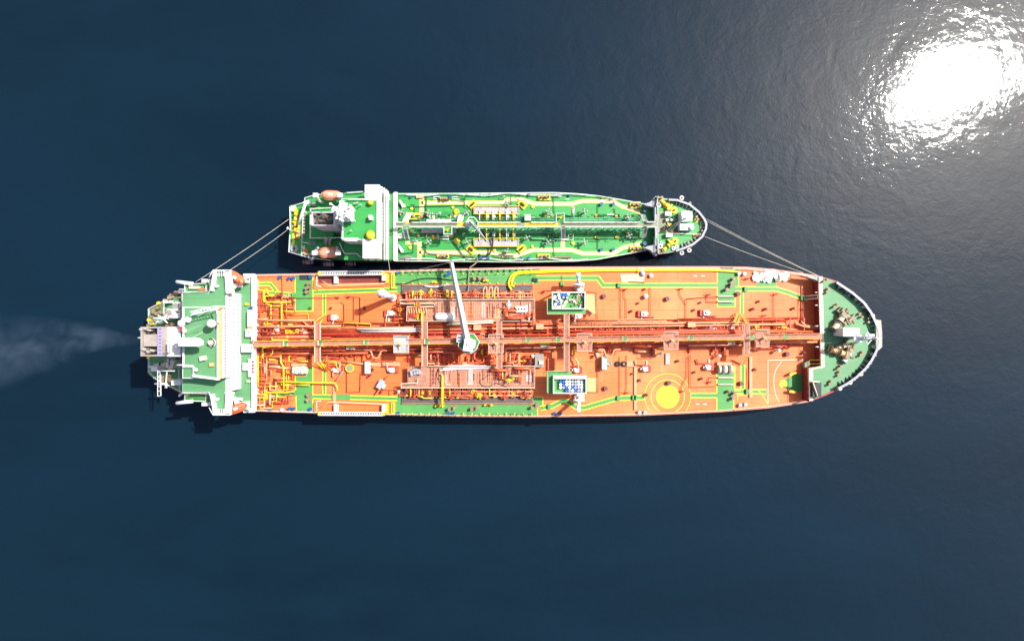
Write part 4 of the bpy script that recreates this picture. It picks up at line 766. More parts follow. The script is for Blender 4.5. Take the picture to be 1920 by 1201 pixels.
# main accommodation block
a = W(342, 548, ZW); b = W(424.5, 735, ZW)
HS = part('accommodation_block', MB().box(a.x, a.y, ZD + .05, b.x, b.y, ZW), 'white', BT)
sub('block_roof', mesh('block_roof', MB().box(a.x + .1, a.y - .1, ZW, b.x - .2, b.y + .1, ZW + .06), 'green_pale'), HS)
for row, zz in enumerate((15.6, 18.0, 20.4)):
    nW = 22 if row < 2 else 26
    for i in range(nW):
        y = a.y + (b.y - a.y) * (i + .7) / (nW + .4); sub('window', mesh('window', MB().box(b.x, y - .34, zz, b.x + .06, y + .34, zz + .9), 'glass_pale'), HS)
# bridge: wheelhouse with roof, and wings
aw = W(342, 575, ZR); bw = W(416.5, 709, ZR)
WHS = part('wheelhouse', MB().box(aw.x, aw.y, ZW + .06, bw.x, bw.y, ZR), 'white', BT)
sub('compass_deck', mesh('compass_deck', MB().box(aw.x + .2, aw.y - .2, ZR, bw.x - 1.2, bw.y + .2, ZR + .05), 'green_pale'), WHS)
sub('roof_edge', mesh('roof_edge', MB().box(bw.x - 1.2, aw.y, ZR, bw.x, bw.y, ZR + .12), 'tan_wood'), WHS)
for i in range(24):
    y = aw.y + (bw.y - aw.y) * (i + .6) / 24.2; sub('window', mesh('window', MB().box(bw.x, y - .32, ZW + 2.4, bw.x + .06, y + .32, ZW + 3.6), 'glass_pale'), WHS)
railing([(407, 577), (407, 708)], ZR + .05, BT, 'white', h=1.0, r=.1); 
for x0, y0, x1, y1 in ((360, 709.5, 409, 712),): pprism('roof_bulwark', [(360, 702), (409, 709), (409, 712.5), (360, 706)], ZR, ZR + 1.1, 'white', BT)
railing([(343, 577), (343, 688), (362, 688), (362, 703)], ZR + .05, BT, 'white', r=.1)
for s in (1, -1):      # wings
    def yy(y): return y if s > 0 else 1283.5 - y
    wd = pprism('bridge_wing', [(391, yy(549)), (400, yy(506)), (430, yy(506)), (437, yy(546)), (437, yy(549))], ZW - .9, ZW + .03, 'white', BT)
    sub('wing_floor', mesh('wing_floor', MB().sheet(xy([(393, yy(550)), (403, yy(509)), (421, yy(509)), (421, yy(550))], ZW + .1), ZW + .1), 'green_pale'), wd)
    for p0, p1, ww in (([396, 545], [402, 508], 4.5), ([399, 507], [431, 507], 3), ([425, 507], [428, 549], 9)):
        P = xy([(p0[0], yy(p0[1])), (p1[0], yy(p1[1]))], ZW + 1.3); l = off_path(P, ww * S(ZW) / 2); r_ = off_path(P, -ww * S(ZW) / 2); sub('wing_bulwark', mesh('wing_bulwark', MB().prism([l[0], l[1], r_[1], r_[0]], ZW, ZW + 1.3), 'white'), wd)
    sub('wing_grating', mesh('wing_grating', MB().sheet(xy([(406, yy(509.5)), (420, yy(509.5)), (420, yy(517)), (405, yy(517))], ZW + .16), ZW + .16), 'grey_grate'), wd)
    for i in range(4): sub('grating_bar', mesh('grating_bar', MB().tube([W(406 + i * 4.5, yy(509), ZW + 1.0), W(406 + i * 4.5, yy(518), ZW + 1.0)], .1, 4), 'white'), wd)
    sub('searchlight', mesh('searchlight', MB().lathe(W(411, yy(536.5), ZW), [(.2, 0), (.2, .9), (.45, 1.0), (.45, 1.5)], 10), 'white'), wd)
    # aft side platforms and booms
    pl = pprism('side_platform', [(345, yy(533)), (390, yy(530)), (393, yy(546)), (345, yy(546))], 17.5, 17.8, 'green_paint', BT); railing([(346, yy(546)), (346, yy(533)), (385, yy(531)), (386, yy(545))], 17.8, BT, 'white', r=.09); railing([(342, yy(547)), (388, yy(546))], ZW, BT, 'white')
    ptube('life_raft_boom', [(331, yy(528)), (345, yy(530)), (362, yy(532))], 19, .55, 'white', BT); pbox('life_raft_cradle', 378, min(yy(523), yy(529)), 394, max(yy(523), yy(529)), 18, 19.4, 'white' if s > 0 else 'lavender', BT)
    ptube('wing_stay', [(392, yy(520)), (399, yy(507))], 24, .12, 'white', BT)
pbox('equipment_row', 354, 542 - 6, 372, 541, 17.8, 18.8, 'cream', BT); pbox('equipment_row', 372, 540, 384, 544, 17.8, 18.8, 'lifeboat_orange', BT); pbox('equipment_row', 372, 737, 384, 740, 17.8, 18.8, 'red', BT)
# fittings on the compass deck
zz = ZR + .05
b0 = W(411, 606, zz); p = W(393, 606.5, zz + 4.5); part('satellite_dome', MB().lathe((p.x, p.y, zz), [(.4, 0), (.4, 2.4), (.9, 2.8), (1.15, 3.6), (1.0, 4.3), (.5, 4.8)], 16), 'white', BT, True)
p = W(399, 642, zz); part('magnetic_compass', MB().lathe((p.x, p.y, zz), [(.7, 0), (.7, 1.2), (.5, 1.6)], 12).torus((p.x, p.y, zz + .6), 1.0, .14, 20, 5), 'cream', BT); 
mb = MB().ring((p.x, p.y), .95, 1.2, zz + 1.3, 24, -1.2, 1.9); part('compass_rail', mb, 'dark', BT)
q = W(383, 671, zz); mb = MB(); rotbox(mb, q, 1.4, 1.2, zz, zz + 1.2, .2); part('equipment_box', mb, 'cream', BT); q = W(398, 683, zz); mb = MB(); rotbox(mb, q, 1.0, 1.0, zz, zz + .7, 0); part('equipment_box', mb, 'tan_wood', BT)
mb = MB(); tA = W(358, 584, zz + 5); tB = W(404, 573.5, zz + 5)             # radar gantry
for o_ in (0, .9): mb.tube([tA + Vector((0, -o_, 0)), tB + Vector((0, -o_, 0))], .14, 5)
for i in range(9): qq = tA.lerp(tB, i / 8); mb.tube([qq, qq + Vector((.6, -.9, 0))], .09, 4)
for qq in (tA, tB, tA.lerp(tB, .5)): mb.tube([qq, (qq.x, qq.y, zz)], .16, 5)
mb.tube([tB, tB + Vector((.6, -4.5, -1))], .18, 5); part('aerial_gantry', mb, 'white', BT)
for x, y, r in ((353, 599, .9), (345, 600, .8), (367, 586, .7), (340, 606, 1.0), (346, 620, .6), (367.5, 693, .5)): p = W(x, y, zz + 1); part('aerial_dome', MB().lathe((p.x, p.y, zz), [(r * .4, 0), (r * .4, .6), (r, .8), (r * .9, 1.4), (r * .3, 1.7)], 12), 'white', BT, True)
pbox('signal_panel', 336, 611, 341, 619, zz, zz + 1.2, 'red', BT)
part('aerial_wire', MB().tube([W(349, 620, zz + 3), W(380, 608, zz + 5)], .05, 4).tube([W(348, 640, zz + 3), W(380, 622, zz + 3)], .05, 4), 'white', BT)
# radar mast on the funnel side
b0 = W(352, 641, zz); mb = MB(); mb.box(b0.x - 2.3, b0.y - 1.1, zz, b0.x + 2.6, b0.y + 1.1, zz + 3.5); mb.prism(xy([(335, 633), (372, 633), (380, 639), (379, 647), (370, 649), (335, 648)], zz + 6), zz + 5.4, zz + 6.2); mb.tube([(b0.x, b0.y, zz), (b0.x, b0.y, zz + 9)], .5, 8, .2); mb.box(b0.x - .2, b0.y - 2.4, zz + 7.4, b0.x + .2, b0.y + 2.4, zz + 7.7); part('radar_mast', mb, 'white', BT)
# funnel
zf, zt = 12.0, 29.0
cs = pbox('funnel_casing', 300, 613, 338, 668, ZD + .05, 26.5, 'white', BT)
a = W(263.5, 612.5, zt); b = W(304, 667.5, zt); mb = MB(); tk_ = .35
FU = part('funnel', MB().box(a.x, b.y, ZD + .1, a.x + tk_, a.y, zt).box(b.x - tk_, b.y, ZD + .1, b.x, a.y, zt).box(a.x + tk_, a.y - tk_, ZD + .1, b.x - tk_, a.y, zt).box(a.x + tk_, b.y, ZD + .1, b.x - tk_, b.y + tk_, zt).box(a.x + tk_, b.y + tk_, zt - 3.4, b.x - tk_, a.y - tk_, zt - 3.2), paint('taupe', (.40, .34, .30), .6, .15, .5), BT)
sub('funnel_rim', mesh('funnel_rim', MB().box(b.x - tk_ - .9, b.y + .02, zt, b.x + .02, a.y - .02, zt + .05), paint('purple_grey', (.36, .30, .46), .6, .1, 1)), FU)
for i in range(8): y = a.y + (b.y - a.y) * (i + .6) / 8.3; sub('rim_slot', mesh('rim_slot', MB().box(b.x - .8, y - .1, zt + .05, b.x - .3, y + .1, zt + .08), 'dark'), FU)
sub('funnel_floor', mesh('funnel_floor', MB().box(a.x + tk_, b.y + tk_, zt - 3.2, b.x - tk_, a.y - tk_, zt - 3.1), 'soot'), FU)
mb = MB(); mb.box(a.x + .5, b.y + 2.6, zt - 3.1, b.x - 1.4, a.y - 2.0, zt - .5); sub('exhaust_box', mesh('exhaust_box', mb, 'taupe'), FU)
for x, y, r in ((271, 618, .35), (278, 617, .28), (285, 619, .3), (275, 655, .4), (284, 659, .3), (291, 657, .35)): q = W(x, y, zt - 1); sub('exhaust_pipe', mesh('exhaust_pipe', MB().tube([(q.x, q.y, zt - 3.1), (q.x, q.y, zt - .2), (q.x - .6, q.y + .2, zt + .3)], r, 8), 'steel'), FU)
ptube('funnel_light', [(258.5, 633), (264, 633)], zt - .5, .15, 'white', BT)
# aft mooring deck
for x, y in ((331, 573), (318.5, 586)):
    z3 = 15.5; p = W(x, y, z3); o = part('mushroom_vent', MB().lathe((p.x, p.y, ZD), [(1.0, 0), (1.0, z3 - ZD - 1.2), (1.15, z3 - ZD - 1.1), (1.15, z3 - ZD)], 20), 'white', BT); sub('vent_cap', mesh('vent_cap', MB().lathe((p.x - .15, p.y, z3), [(.95, 0), (.7, .15)], 20), 'steel'), o)
mb = MB(); c = W(306, 597, 16)
for ang in (0.3, 1.2, 2.4, 3.0, 4.0, 5.2): mb.tube([c, c + Vector((2.6 * math.cos(ang), 1.5 * math.sin(ang), random.uniform(-1, .5)))], .32, 5, .16)
mb.tube([(c.x, c.y, ZD), c], .4, 8); part('stern_derrick', mb, 'white', BT); ptube('derrick_boom', [(291, 607), (303, 595)], 15, .3, 'white', BT); ptube('derrick_boom', [(312, 579), (345, 583)], 15, .25, 'white', BT); ptube('derrick_boom', [(278, 595.5), (363, 595.5)], 16, .09, 'white', BT); pprism('derrick_plate', [(322, 595), (338, 583), (338, 596)], 14.5, 14.7, 'lavender', BT)
for x, y in ((296, 568), (278, 599.5), (284, 607), (277.5, 670)): p = W(x, y, ZD + 1.3); part('yellow_buoy_rack', MB().lathe((p.x, p.y, ZD), [(.15, 0), (.15, .7), (.55, .8), (.45, 1.3)], 10), 'yellow_paint', BT)
for x, y, a_ in ((297, 579, .5), (290, 589, 1), (303, 587, .2), (287, 606, .8), (313, 607, .4), (323, 609, .3), (330, 551, .5), (334, 553, .4), (318, 560, .6)): place('bitts', BIT, BT, W(x, y, ZD), a_, 1.2)
railing([(306, 562), (306, 590)], ZD + 3.5, BT, 'white'); railing([(314, 558), (340, 557)], ZD + 4, BT, 'cream'); pbox('deck_store', 306, 563, 314, 568, ZD, ZD + 3, 'white', BT); pbox('deck_store', 335, 541, 344, 549, ZD, ZD + 4, 'white', BT); railing([(342, 549), (342, 596)], 16, BT, 'white'); pprism('deck_rail_plate', [(340, 551), (344, 549), (344, 596), (340, 598)], 15.6, 15.8, 'cream', BT)
winch(304, 685, .1, ZD + .1, .8, 'off_white', 'cream', BT); winch(322, 681, 1.2, ZD + .1, .7, 'steel', 'off_white', BT); pbox('deck_store', 283, 686, 295, 696, ZD, 14.5, 'white', BT); pbox('deck_store', 321, 711, 340, 722, ZD, 14, 'white', BT); pbox('deck_store', 303, 702, 312, 719, ZD, 12.5, 'rust_steel', BT); pprism('deck_store', [(318, 676), (328, 676), (322, 692)], ZD, 15, 'cream', BT)
mb = MB(); A_ = W(296, 693, 17); 
for xx in (295.5, 301): mb.tube([W(xx, 694, 17), W(xx, 742, 17)], .12, 4)
for i in range(6): mb.tube([W(295.5, 697 + i * 9, 17), W(301, 697 + i * 9, 17)], .12, 4)
part('stern_gangway', mb, 'white', BT); ptube('gangway_beam', [(300.5, 694), (301.5, 742)], 17.2, .22, 'white', BT); ptube('gangway_frame', [(278, 687), (285, 687)], 14, .35, 'white', BT); ptube('gangway_frame', [(290, 719), (313, 720), (312, 727)], 16, .25, 'white', BT); ptube('gangway_frame', [(294, 695), (328, 695)], 16.5, .14, 'white', BT); ptube('gangway_frame', [(310, 727), (313, 697)], 16, .18, 'white', BT); ptube('gangway_frame', [(331, 684), (341, 684), (363, 686)], zz, .2, 'white', BT); railing([(334, 680), (336, 735)], 16, BT, 'white'); ptube('gangway_frame', [(336, 742), (342, 736), (352, 735)], 17.5, .35, 'white', BT); pbox('deck_store', 346, 735, 352, 742, 17.8, 19, 'cream', BT)
psheet('poop_recess', [(306, 672), (338, 670), (338, 690), (310, 690)], ZD + .06, 'steel', BT)
# forward face fittings: davits, hose boxes, life-saving locker
for s in (1, -1):
    def yy(y): return y if s > 0 else 1283.5 - y
    mb = MB(); c = W(452, yy(524), 17.5); d = W(440, yy(530), 18.5)
    mb.tube([W(470, yy(516), 17), c, W(444, yy(533), 18)], .5, 6, .35); mb.tube([W(455, yy(536), 16), W(441, yy(536), 17)], .4, 6); mb.tube([W(440, yy(540), 17), W(443, yy(522), 17.8)], .35, 6); mb.box(c.x - 1, c.y - .8, ZL, c.x + 1, c.y + .8, 17); part('davit', mb, 'white', BT)
for x0, y0, x1, y1, z1, mt in ((464, 581, 471, 612, 15.8, 'white'), (460, 617, 472, 631, 15.6, 'white'), (452, 645, 475, 660, 16, 'white'), (465, 672, 477, 706, 15.4, 'white'), (455, 680, 463, 694, 15.4, 'white'), (464, 612, 474, 618, 15.2, 'pale_pipe'), (468, 574, 473, 580, 15.4, 'blue'), (459, 568, 464, 572, 15, 'yellow_pipe'), (462, 713, 468, 716, 15, 'cream')): pbox('deck_locker', x0, y0, x1, y1, ZL + .05, z1, mt, BT)
pbox('locker_panel', 464.5, 618, 467.5, 627, 15.6, 15.65, 'purple_grey', BT)
for i in range(4): pbox('red_marking', 472, 676 + i * 6.2, 476, 680.5 + i * 6.2, 15.4, 15.43, 'red', BT)
# ================================================================== THE SMALLER GREEN-DECKED TANKER
ST = thing('oil_tanker', W(935, 425, 0), 'smaller tanker with bright green deck moored alongside the larger one', 'tanker')
z0, zq, zb = 7.0, 9.0, 10.5
sT = [(543, 386), (571, 378), (571, 371), (584, 366), (600, 363), (640, 362), (745, 362), (881, 361.5), (1039, 360), (1080, 362), (1121, 366), (1164, 373), (1212, 382), (1229, 384)]
sFt = [(1252, 374), (1270, 374), (1294, 382), (1312, 396), (1322, 409), (1326, 419)]
sFb = [(1325, 430), (1318, 445), (1301, 459), (1283, 467), (1259, 473)]
sB = [(1232, 466), (1212, 470), (1164, 479), (1121, 487), (1079, 490.5), (980, 492), (740, 490), (647, 489), (580, 483), (541, 472)]
part('hull', hull_mb(xy(sT + sFt + sFb + sB, z0), z0, [(3, .985, .995), (-1, .95, .97)]), 'hull_black', ST)
psheet('main_deck', [(543, 388)] + sT[1:] + [(1240, 384), (1240, 466)] + sB, z0 + .02, 'green_deck', ST)
for pts in (sT[6:], sB[:7]): line([(x, y + (1.2 if y < 425 else -1.2)) for x, y in pts], z0 + .06, 1.5, 'off_white', ST, 'sheer_strake')
zd = z0 + .04
TP = [(790, 380), (940, 379.5), (953, 373.5), (977, 373.5), (1003, 382), (1072, 382), (1092, 377), (1150, 377), (1166, 387), (1203, 398)]
BP = [(786, 473), (921, 473), (945, 479), (966, 479), (1000, 468.5), (1072, 468.5), (1093, 475), (1150, 475), (1168, 464), (1203, 456)]
for pts, wd in ((TP, 6.2), (BP, 6.6), ([(790.5, 367), (790.5, 403)], 7), ([(786.5, 453), (786.5, 489)], 7), ([(1055.5, 448), (1055.5, 465)], 7), ([(760, 455), (783, 455)], 5)): walkway(pts, wd, zd, ST, 'beige_walk', 'yellow_paint', 1.2)
railing([(745, 363), (881, 363), (1039, 361.5), (1121, 367), (1164, 374), (1212, 383)], z0, ST, 'white', r=.08); railing([(740, 489), (900, 490), (980, 490.5), (1079, 489.5), (1121, 486), (1164, 478), (1212, 469)], z0, ST, 'white', r=.08)
for y, s in ((364, 1), (487, -1)):     # white pipe along the rail, bowed
    for a in range(3): x0 = 760 + a * 115; ptube('edge_pipe', curve([(x0, y + s), (x0 + 40, y + 2.5 * s), (x0 + 75, y - s), (x0 + 112, y + s)], 5), z0 + .8, .14, 'off_white', ST)
zc_ = 12.6
for a, b, mt in ((742, 857, 'catwalk_grey'), (857, 969, 'catwalk_yellow'), (969, 984, 'catwalk_grey'), (984, 1047, 'catwalk_yellow'), (1047, 1232, 'catwalk_grey')):
    pbox('catwalk', a, 417.5, b - .3, 424.6, zc_ - .25, zc_, mt, ST)
for a, b in ((742, 758), (772, 860), (872, 874), (896, 976), (996, 1042), (1058, 1200), (1214, 1228)): railing([(a, 416.5), (b, 416.5)], zc_, ST, 'white', r=.12)
for a, b in ((742, 755), (767, 832), (847, 874), (896, 1052), (1060, 1205), (1214, 1229)): railing([(a, 425.2), (b, 425.2)], zc_, ST, 'white', r=.12)
for x0, y0, x1, y1 in ((832, 425, 847, 439), (1043, 400, 1058, 417)):
    pbox('catwalk_bay', x0, y0, x1, y1, zc_ - .3, zc_ - .05, 'green_deck', ST); yo = y1 if y0 > 420 else y0; yi = y0 if y0 > 420 else y1
    railing([(x0, yi), (x0, yo), (x1, yo), (x1, yi)], zc_, ST, 'white', r=.12); p = W((x0 + x1) / 2, (y0 + y1) / 2, zc_); part('foam_monitor', MB().lathe((p.x, p.y, zc_), [(.25, 0), (.25, .8), (.35, 1.1)], 8).tube([(p.x - .8, p.y, zc_ + 1), (p.x + .8, p.y + .3, zc_ + 1.4)], .14, 5), 'yellow_pipe', ST)
for x in range(752, 1230, 24):
    mb = MB(); a = W(x, 417.5, zc_ - .3); b = W(x, 424.5, zc_ - .3)
    for q in (a, b): mb.tube([(q.x, q.y, z0), (q.x, q.y, zc_ - .25)], .12, 4)
    part('catwalk_leg', mb, 'green_deck', ST)
# pipes beside the catwalk
for y, a, b, r, mt in ((412, 760, 870, .2, 'green_deck'), (409, 900, 1200, .18, 'green_deck'), (413, 900, 1200, .22, 'green_deck'), (429, 770, 1200, .22, 'green_deck'), (432.5, 900, 1205, .18, 'green_deck'), (436, 900, 1040, .2, 'green_deck')): ptube('cargo_pipe', [(a, y), (b, y)], z0 + 1.2, r, paint('pipe_green', (.06, .30, .14), .45, .15, 1, (.45, .55, .45), .35, .9) if 'pipe_green' not in M else 'pipe_green', ST)
pbox('cable_tray', 800, 411, 845, 415.3, z0 + .8, z0 + 2.4, 'white', ST); pbox('cable_tray', 790, 429.5, 832, 436, z0 + .4, z0 + 2.2, 'hull_grey', ST); pbox('cable_tray', 847, 430, 855, 436, z0 + .4, z0 + 2.2, 'hull_grey', ST)
# manifolds
for y0, y1, ys in ((386, 401, (401, 413)), (447, 462, (429, 447))):
    pbox('manifold_grating', 889, y0, 973, y1, z0 + .9, z0 + 1.2, 'steel_grate', ST); railing([(888, y0), (973.5, y0), (973.5, y1), (888, y1), (888, y0)], z0 + 1.2, ST, 'yellow_pipe', h=.5, bars=1, r=.11)
    for i, x in enumerate((899, 912, 924, 937, 949.5, 962)):
        ptube('manifold_pipe', [(x, ys[0] - (6 if y0 < 400 else 0)), (x, ys[1] + (0 if y0 < 400 else 4))], z0 + 1.6, .24 if i % 2 else .15, 'yellow_pipe' if i % 2 else 'off_white', ST)
        p = W(x + 3, sum(ys) / 2, z0 + .6); place('valve', VALV[3 if i % 3 else 4], ST, p, 1.57, .9)
for x, y, a in ((886, 383, .75), (980, 383, -.75), (883, 467, -.75), (978, 466, .75)):
    mb = MB(); c = W(x, y, z0 + .6); rotbox(mb, c, 2.6, 1.9, z0 + .03, z0 + .55, a); o = part('yellow_drip_tray', mb, 'yellow_pipe', ST); m2 = MB(); rotbox(m2, c, 1.6, .45, z0 + .55, z0 + 1.1, a); m2.lathe((c.x, c.y, z0 + .55), [(.3, 0), (.3, .9)], 8); sub('crane_valve', mesh('crane_valve', m2, 'dark'), o)
for x0, y0, x1, y1 in ((825, 370, 843, 376), (819, 477, 842, 484), (1008.5, 364, 1032, 375), (1008, 476, 1031, 485), (1181, 378, 1201, 390), (1181, 461, 1202, 472)):
    o = part('yellow_mooring_tray', MB().box(*W(x0, y0, z0 + .5).xy, z0 + .03, *W(x1, y1, z0 + .5).xy, z0 + .5), 'yellow_pipe', ST); c = W((x0 + x1) / 2, (y0 + y1) / 2, z0 + .5); sub('bitts', BIT.copy(), o, (c.x, c.y, z0 + .5)); sub('fairlead', mesh('fairlead', MB().lathe((c.x + 1.2, c.y, z0 + .5), [(.4, 0), (.3, .4), (.4, .8)], 8), 'dark'), o)
pbox('yellow_mooring_tray', 780, 364, 794, 371, z0, z0 + .7, 'tan_wood', ST)
# pressure vents, hatches, rollers
def mk_pv():
    mb = MB().lathe((0, 0, 0), [(.3, 0), (.25, 2.2), (.4, 2.4), (.35, 2.7)], 8)
    for k2 in range(4): a2 = k2 * 1.5708 + .4; mb.tube([(.15 * math.cos(a2), .15 * math.sin(a2), 2.0), (.75 * math.cos(a2), .75 * math.sin(a2), 2.3)], .12, 5); mb.lathe((.8 * math.cos(a2), .8 * math.sin(a2), 2.1), [(.28, 0), (.3, .35), (.1, .5)], 8)
    mb.tube([(.3, .3, 0), (.9, .6, 2.0)], .12, 5); return mesh('vent_post', mb, paint('olive_white', (.34, .36, .30), .5, .45, 2.5))
PV = mk_pv()
for x, y in ((1028, 396), (1096, 396), (1028, 453), (1096, 453), (1180, 441), (1178, 407), (802, 399), (803, 453), (951, 381), (951, 471), (875, 398), (876, 453), (752, 397), (988, 445)): place('vent_post', PV, ST, W(x, y, z0 + 2.6) - Vector((0, 0, 2.6)), random.uniform(0, 3), .95)
YD = mesh('sounding_cap', MB().lathe((0, 0, 0), [(.5, 0), (.5, .35), (.3, .45)], 12), 'yellow_pipe')
for x, y in ((757, 386), (772, 391), (849, 389), (999, 388), (1118, 405), (1155, 405), (1117, 445), (1156, 445), (1074, 456), (998, 462), (769, 464), (753, 470), (816, 446), (1035, 404), (816, 406), (846, 442), (927, 469)): place('sounding_cap', YD, ST, W(x, y, z0), 0, random.uniform(.8, 1.1))
place('sounding_cap', YD, ST, W(856, 397, z0), 0, 1.7); place('sounding_cap', YD, ST, W(857, 452, z0), 0, 2.0)
for x, y, s in ((1127, 383, 1), (1149, 383, 1), (1127, 468, 1), (1149, 468, 1), (1208, 395, 1.2), (1208, 457, 1.2), (992, 366, .9), (1047, 366, .9), (1068, 366, .9), (900, 366, .8), (918, 366, .8), (844, 368, .8), (822, 369, .7), (771, 370, .8), (976, 365, .8), (902, 484, 1), (915, 484, 1), (976, 484, 1), (991, 484, .9)): place('fairlead_roller', ROL, ST, W(x, y, z0), 0, s * .95)
for x in (1038, 850, 955): pass
ptube('conduit', [(800, 360.5 + 6), (799, 416)], z0 + .3, .08, 'dark', ST, 4)
for pts in ([(799, 365), (799, 412)], [(1038, 367), (1039, 402)], [(1038, 450), (1039, 483)], [(1121, 383), (1121, 410)], [(1121, 445), (1121, 467)], [(871, 370), (871, 387)], [(763, 388), (869, 385), (877, 394)], [(770, 384), (777, 384), (777, 398)], [(1149, 392), (1153, 392), (1153, 405)], [(958, 368), (958, 384)], [(796, 462), (796, 482)], [(775, 455), (775, 473), (752, 476)]): ptube('conduit', pts, z0 + .4, .1, 'hull_green', ST, 4)
for i in range(40): p = W(random.choice((random.uniform(770, 870), random.uniform(900, 1200))), random.choice((random.uniform(403, 412), random.uniform(428, 446))), z0 + .2); place('valve', VALV[random.choice((3, 3, 2))], ST, p, random.uniform(0, 3), random.uniform(.5, .9)) if i % 2 else place('pipe_clamp', BITS[2], ST, p, random.choice((0, 1.57)), .5)
for i in range(26):
    x = 1062 + (i % 13) * 11; pbox('pipe_support', x, 428 + (i // 13) * 3.4, x + 5, 429.6 + (i // 13) * 3.4, z0 + 1.4, z0 + 1.6, 'pipe_green', ST)
pbox('white_cabinet', 984, 402, 995, 413, z0 + .5, z0 + 2.8, 'white', ST); p = W(749, 442, z0 + 2); part('white_vent_head', MB().lathe((p.x, p.y, z0), [(.3, 0), (.3, 1.2), (.85, 1.4), (.8, 1.9), (.3, 2.2)], 14), 'white', ST)
ptube('white_davit', [(1073, 407), (1074.5, 389)], [z0 + .3, z0 + 4], .45, 'white', ST); p = W(1074.5, 389, z0 + 4); part('davit_head', MB().lathe((p.x, p.y, p.z - .3), [(.5, 0), (.5, .6)], 10), 'pink_edge', ST)
for x, y in ((750, 381), (748, 465)): p = W(x, y, z0 + 1); mb = MB(); mb.tube([(p.x, p.y + .8, z0 + 1.6), (p.x + .9, p.y - 1, z0 + .4)], .3, 7, .6); mb.tube([(p.x, p.y, z0), (p.x, p.y, z0 + 1.2)], .2, 6); part('cowl_vent', mb, 'white', ST)
for x, y in ((773, 435), (785, 441), (945, 434), (776, 405), (791, 406)): p = W(x, y, z0); part('fire_monitor_base', MB().lathe((p.x, p.y, z0), [(.3, 0), (.5, .7), (.2, .9)], 8), 'pink_edge', ST)
def st2(*a): return steps(*a)
st2((768, 399), (760, 415), z0 + .3, zc_, 8, 'cream', ST, 9, 'white'); st2((759, 427), (764, 449), zc_, z0 + .3, 8, 'hull_grey', ST, 10, 'white'); st2((866, 402), (862, 415), z0 + .3, zc_, 8, 'cream', ST, 8, 'white'); st2((1055.5, 427), (1055.5, 447), zc_, z0 + .3, 7, 'hull_grey', ST, 10, 'white'); st2((1204, 402), (1209, 415), z0 + .3, zc_, 7, 'hull_grey', ST, 8, 'white'); st2((1210, 428), (1206, 446), zc_, z0 + .3, 7, 'hull_grey', ST, 10, 'white')
for x0, y0, x1, y1 in ((771, 399, 787, 403), (763, 409, 783, 413), (755, 414, 766, 418), (857, 411, 867, 418)): pbox('yellow_step_pad', x0, y0, x1, y1, z0 + .3, z0 + .7 if y0 < 405 else z0 + 1.2, 'yellow_pipe', ST)
random.seed(77)
route(772, 398, 870, 412, 16, z0 + .3, ST, ('pipe_green', 'hull_green', 'off_white', 'dark'), (.06, .14), 'branch_pipe', (4, 18)); route(900, 402, 1200, 413, 30, z0 + .3, ST, ('pipe_green', 'hull_green', 'off_white', 'dark', 'pipe_green'), (.06, .14), 'branch_pipe', (4, 22)); route(772, 428, 1200, 452, 46, z0 + .3, ST, ('pipe_green', 'hull_green', 'off_white', 'pipe_green'), (.06, .14), 'branch_pipe', (4, 24)); route(800, 367, 1180, 374, 16, z0 + .2, ST, ('hull_green', 'dark', 'off_white'), (.06, .1), 'branch_pipe', (4, 16)); route(800, 479, 1100, 486, 14, z0 + .2, ST, ('hull_green', 'dark', 'off_white'), (.06, .1), 'branch_pipe', (4, 16))
# deck crane
oc = [(874, 416), (880, 407), (889, 407), (896, 415), (896, 425), (889, 433), (880, 433), (874, 425)]
C2 = pprism('deck_crane', oc, zc_ - .1, zc_ + .15, 'green_deck', ST, label='small deck crane with a slim grey jib'); railing(oc + [oc[0]], zc_ + .15, ST, 'white', r=.12); c = W(884, 421, zc_)
sub('pedestal', mesh('pedestal', MB().lathe((c.x, c.y, z0), [(.9, 0), (.9, 5.5)], 14), 'white'), C2)
mb = MB(); rotbox(mb, W(882, 417, zc_ + 3), 1.1, 1.6, zc_ + 1.8, zc_ + 3.0, .75); rotbox(mb, W(879, 422, zc_ + 2), 1.0, 1.2, zc_ + .2, zc_ + 2.0, .75); sub('machinery_house', mesh('machinery_house', mb, 'white'), C2)
A_ = W(881, 415, zc_ + 3.2); B_ = W(914, 453, zc_ + 4.2); sub('jib', mesh('jib', boom_mb(A_, B_, .8, .3, .9, .5), 'hull_grey'), C2); sub('jib_wire', mesh('jib_wire', MB().tube([A_ + Vector((.5, .5, .8)), B_ + Vector((0, 0, .3))], .06, 4), 'white'), C2)
# ---- break of the forecastle and the forecastle itself
psheet('deck_well', [(1200, 386), (1230, 387), (1230, 465), (1200, 468)], zd + .01, 'green_deck', ST)
FP = [(1229, 369), (1252, 372)] + [(1270, 373), (1294, 381.5), (1312, 396), (1322, 409), (1326.5, 419), (1325, 430), (1318, 445), (1301, 459), (1283, 467), (1259, 474), (1233, 477)]
part('forecastle', MB().prism(xy(FP, zb), z0 + .03, zb), 'hull_black', ST)
psheet('forecastle_deck', [(1232, 371), (1252, 375), (1270, 377), (1290, 385), (1306, 397), (1316, 410), (1319.5, 419), (1318.5, 429), (1312, 442), (1297, 455), (1280, 463), (1258, 471), (1235, 474)], zb + .03, 'green_deck', ST)
for s in (1, -1):
    def yy(y): return y if s > 0 else 847 - y
    pl = curve([(1205, yy(382)), (1218, yy(379)), (1226, yy(371)), (1230, yy(367))], 5)
    part('shell_wing', MB().prism(xy(pl + [(1232, yy(369)), (1232, yy(405)), (1228, yy(405)), (1227, yy(388)), (1215, yy(386))], zb - .3), z0 + 1.0, zb - .3), 'hull_grey', ST)
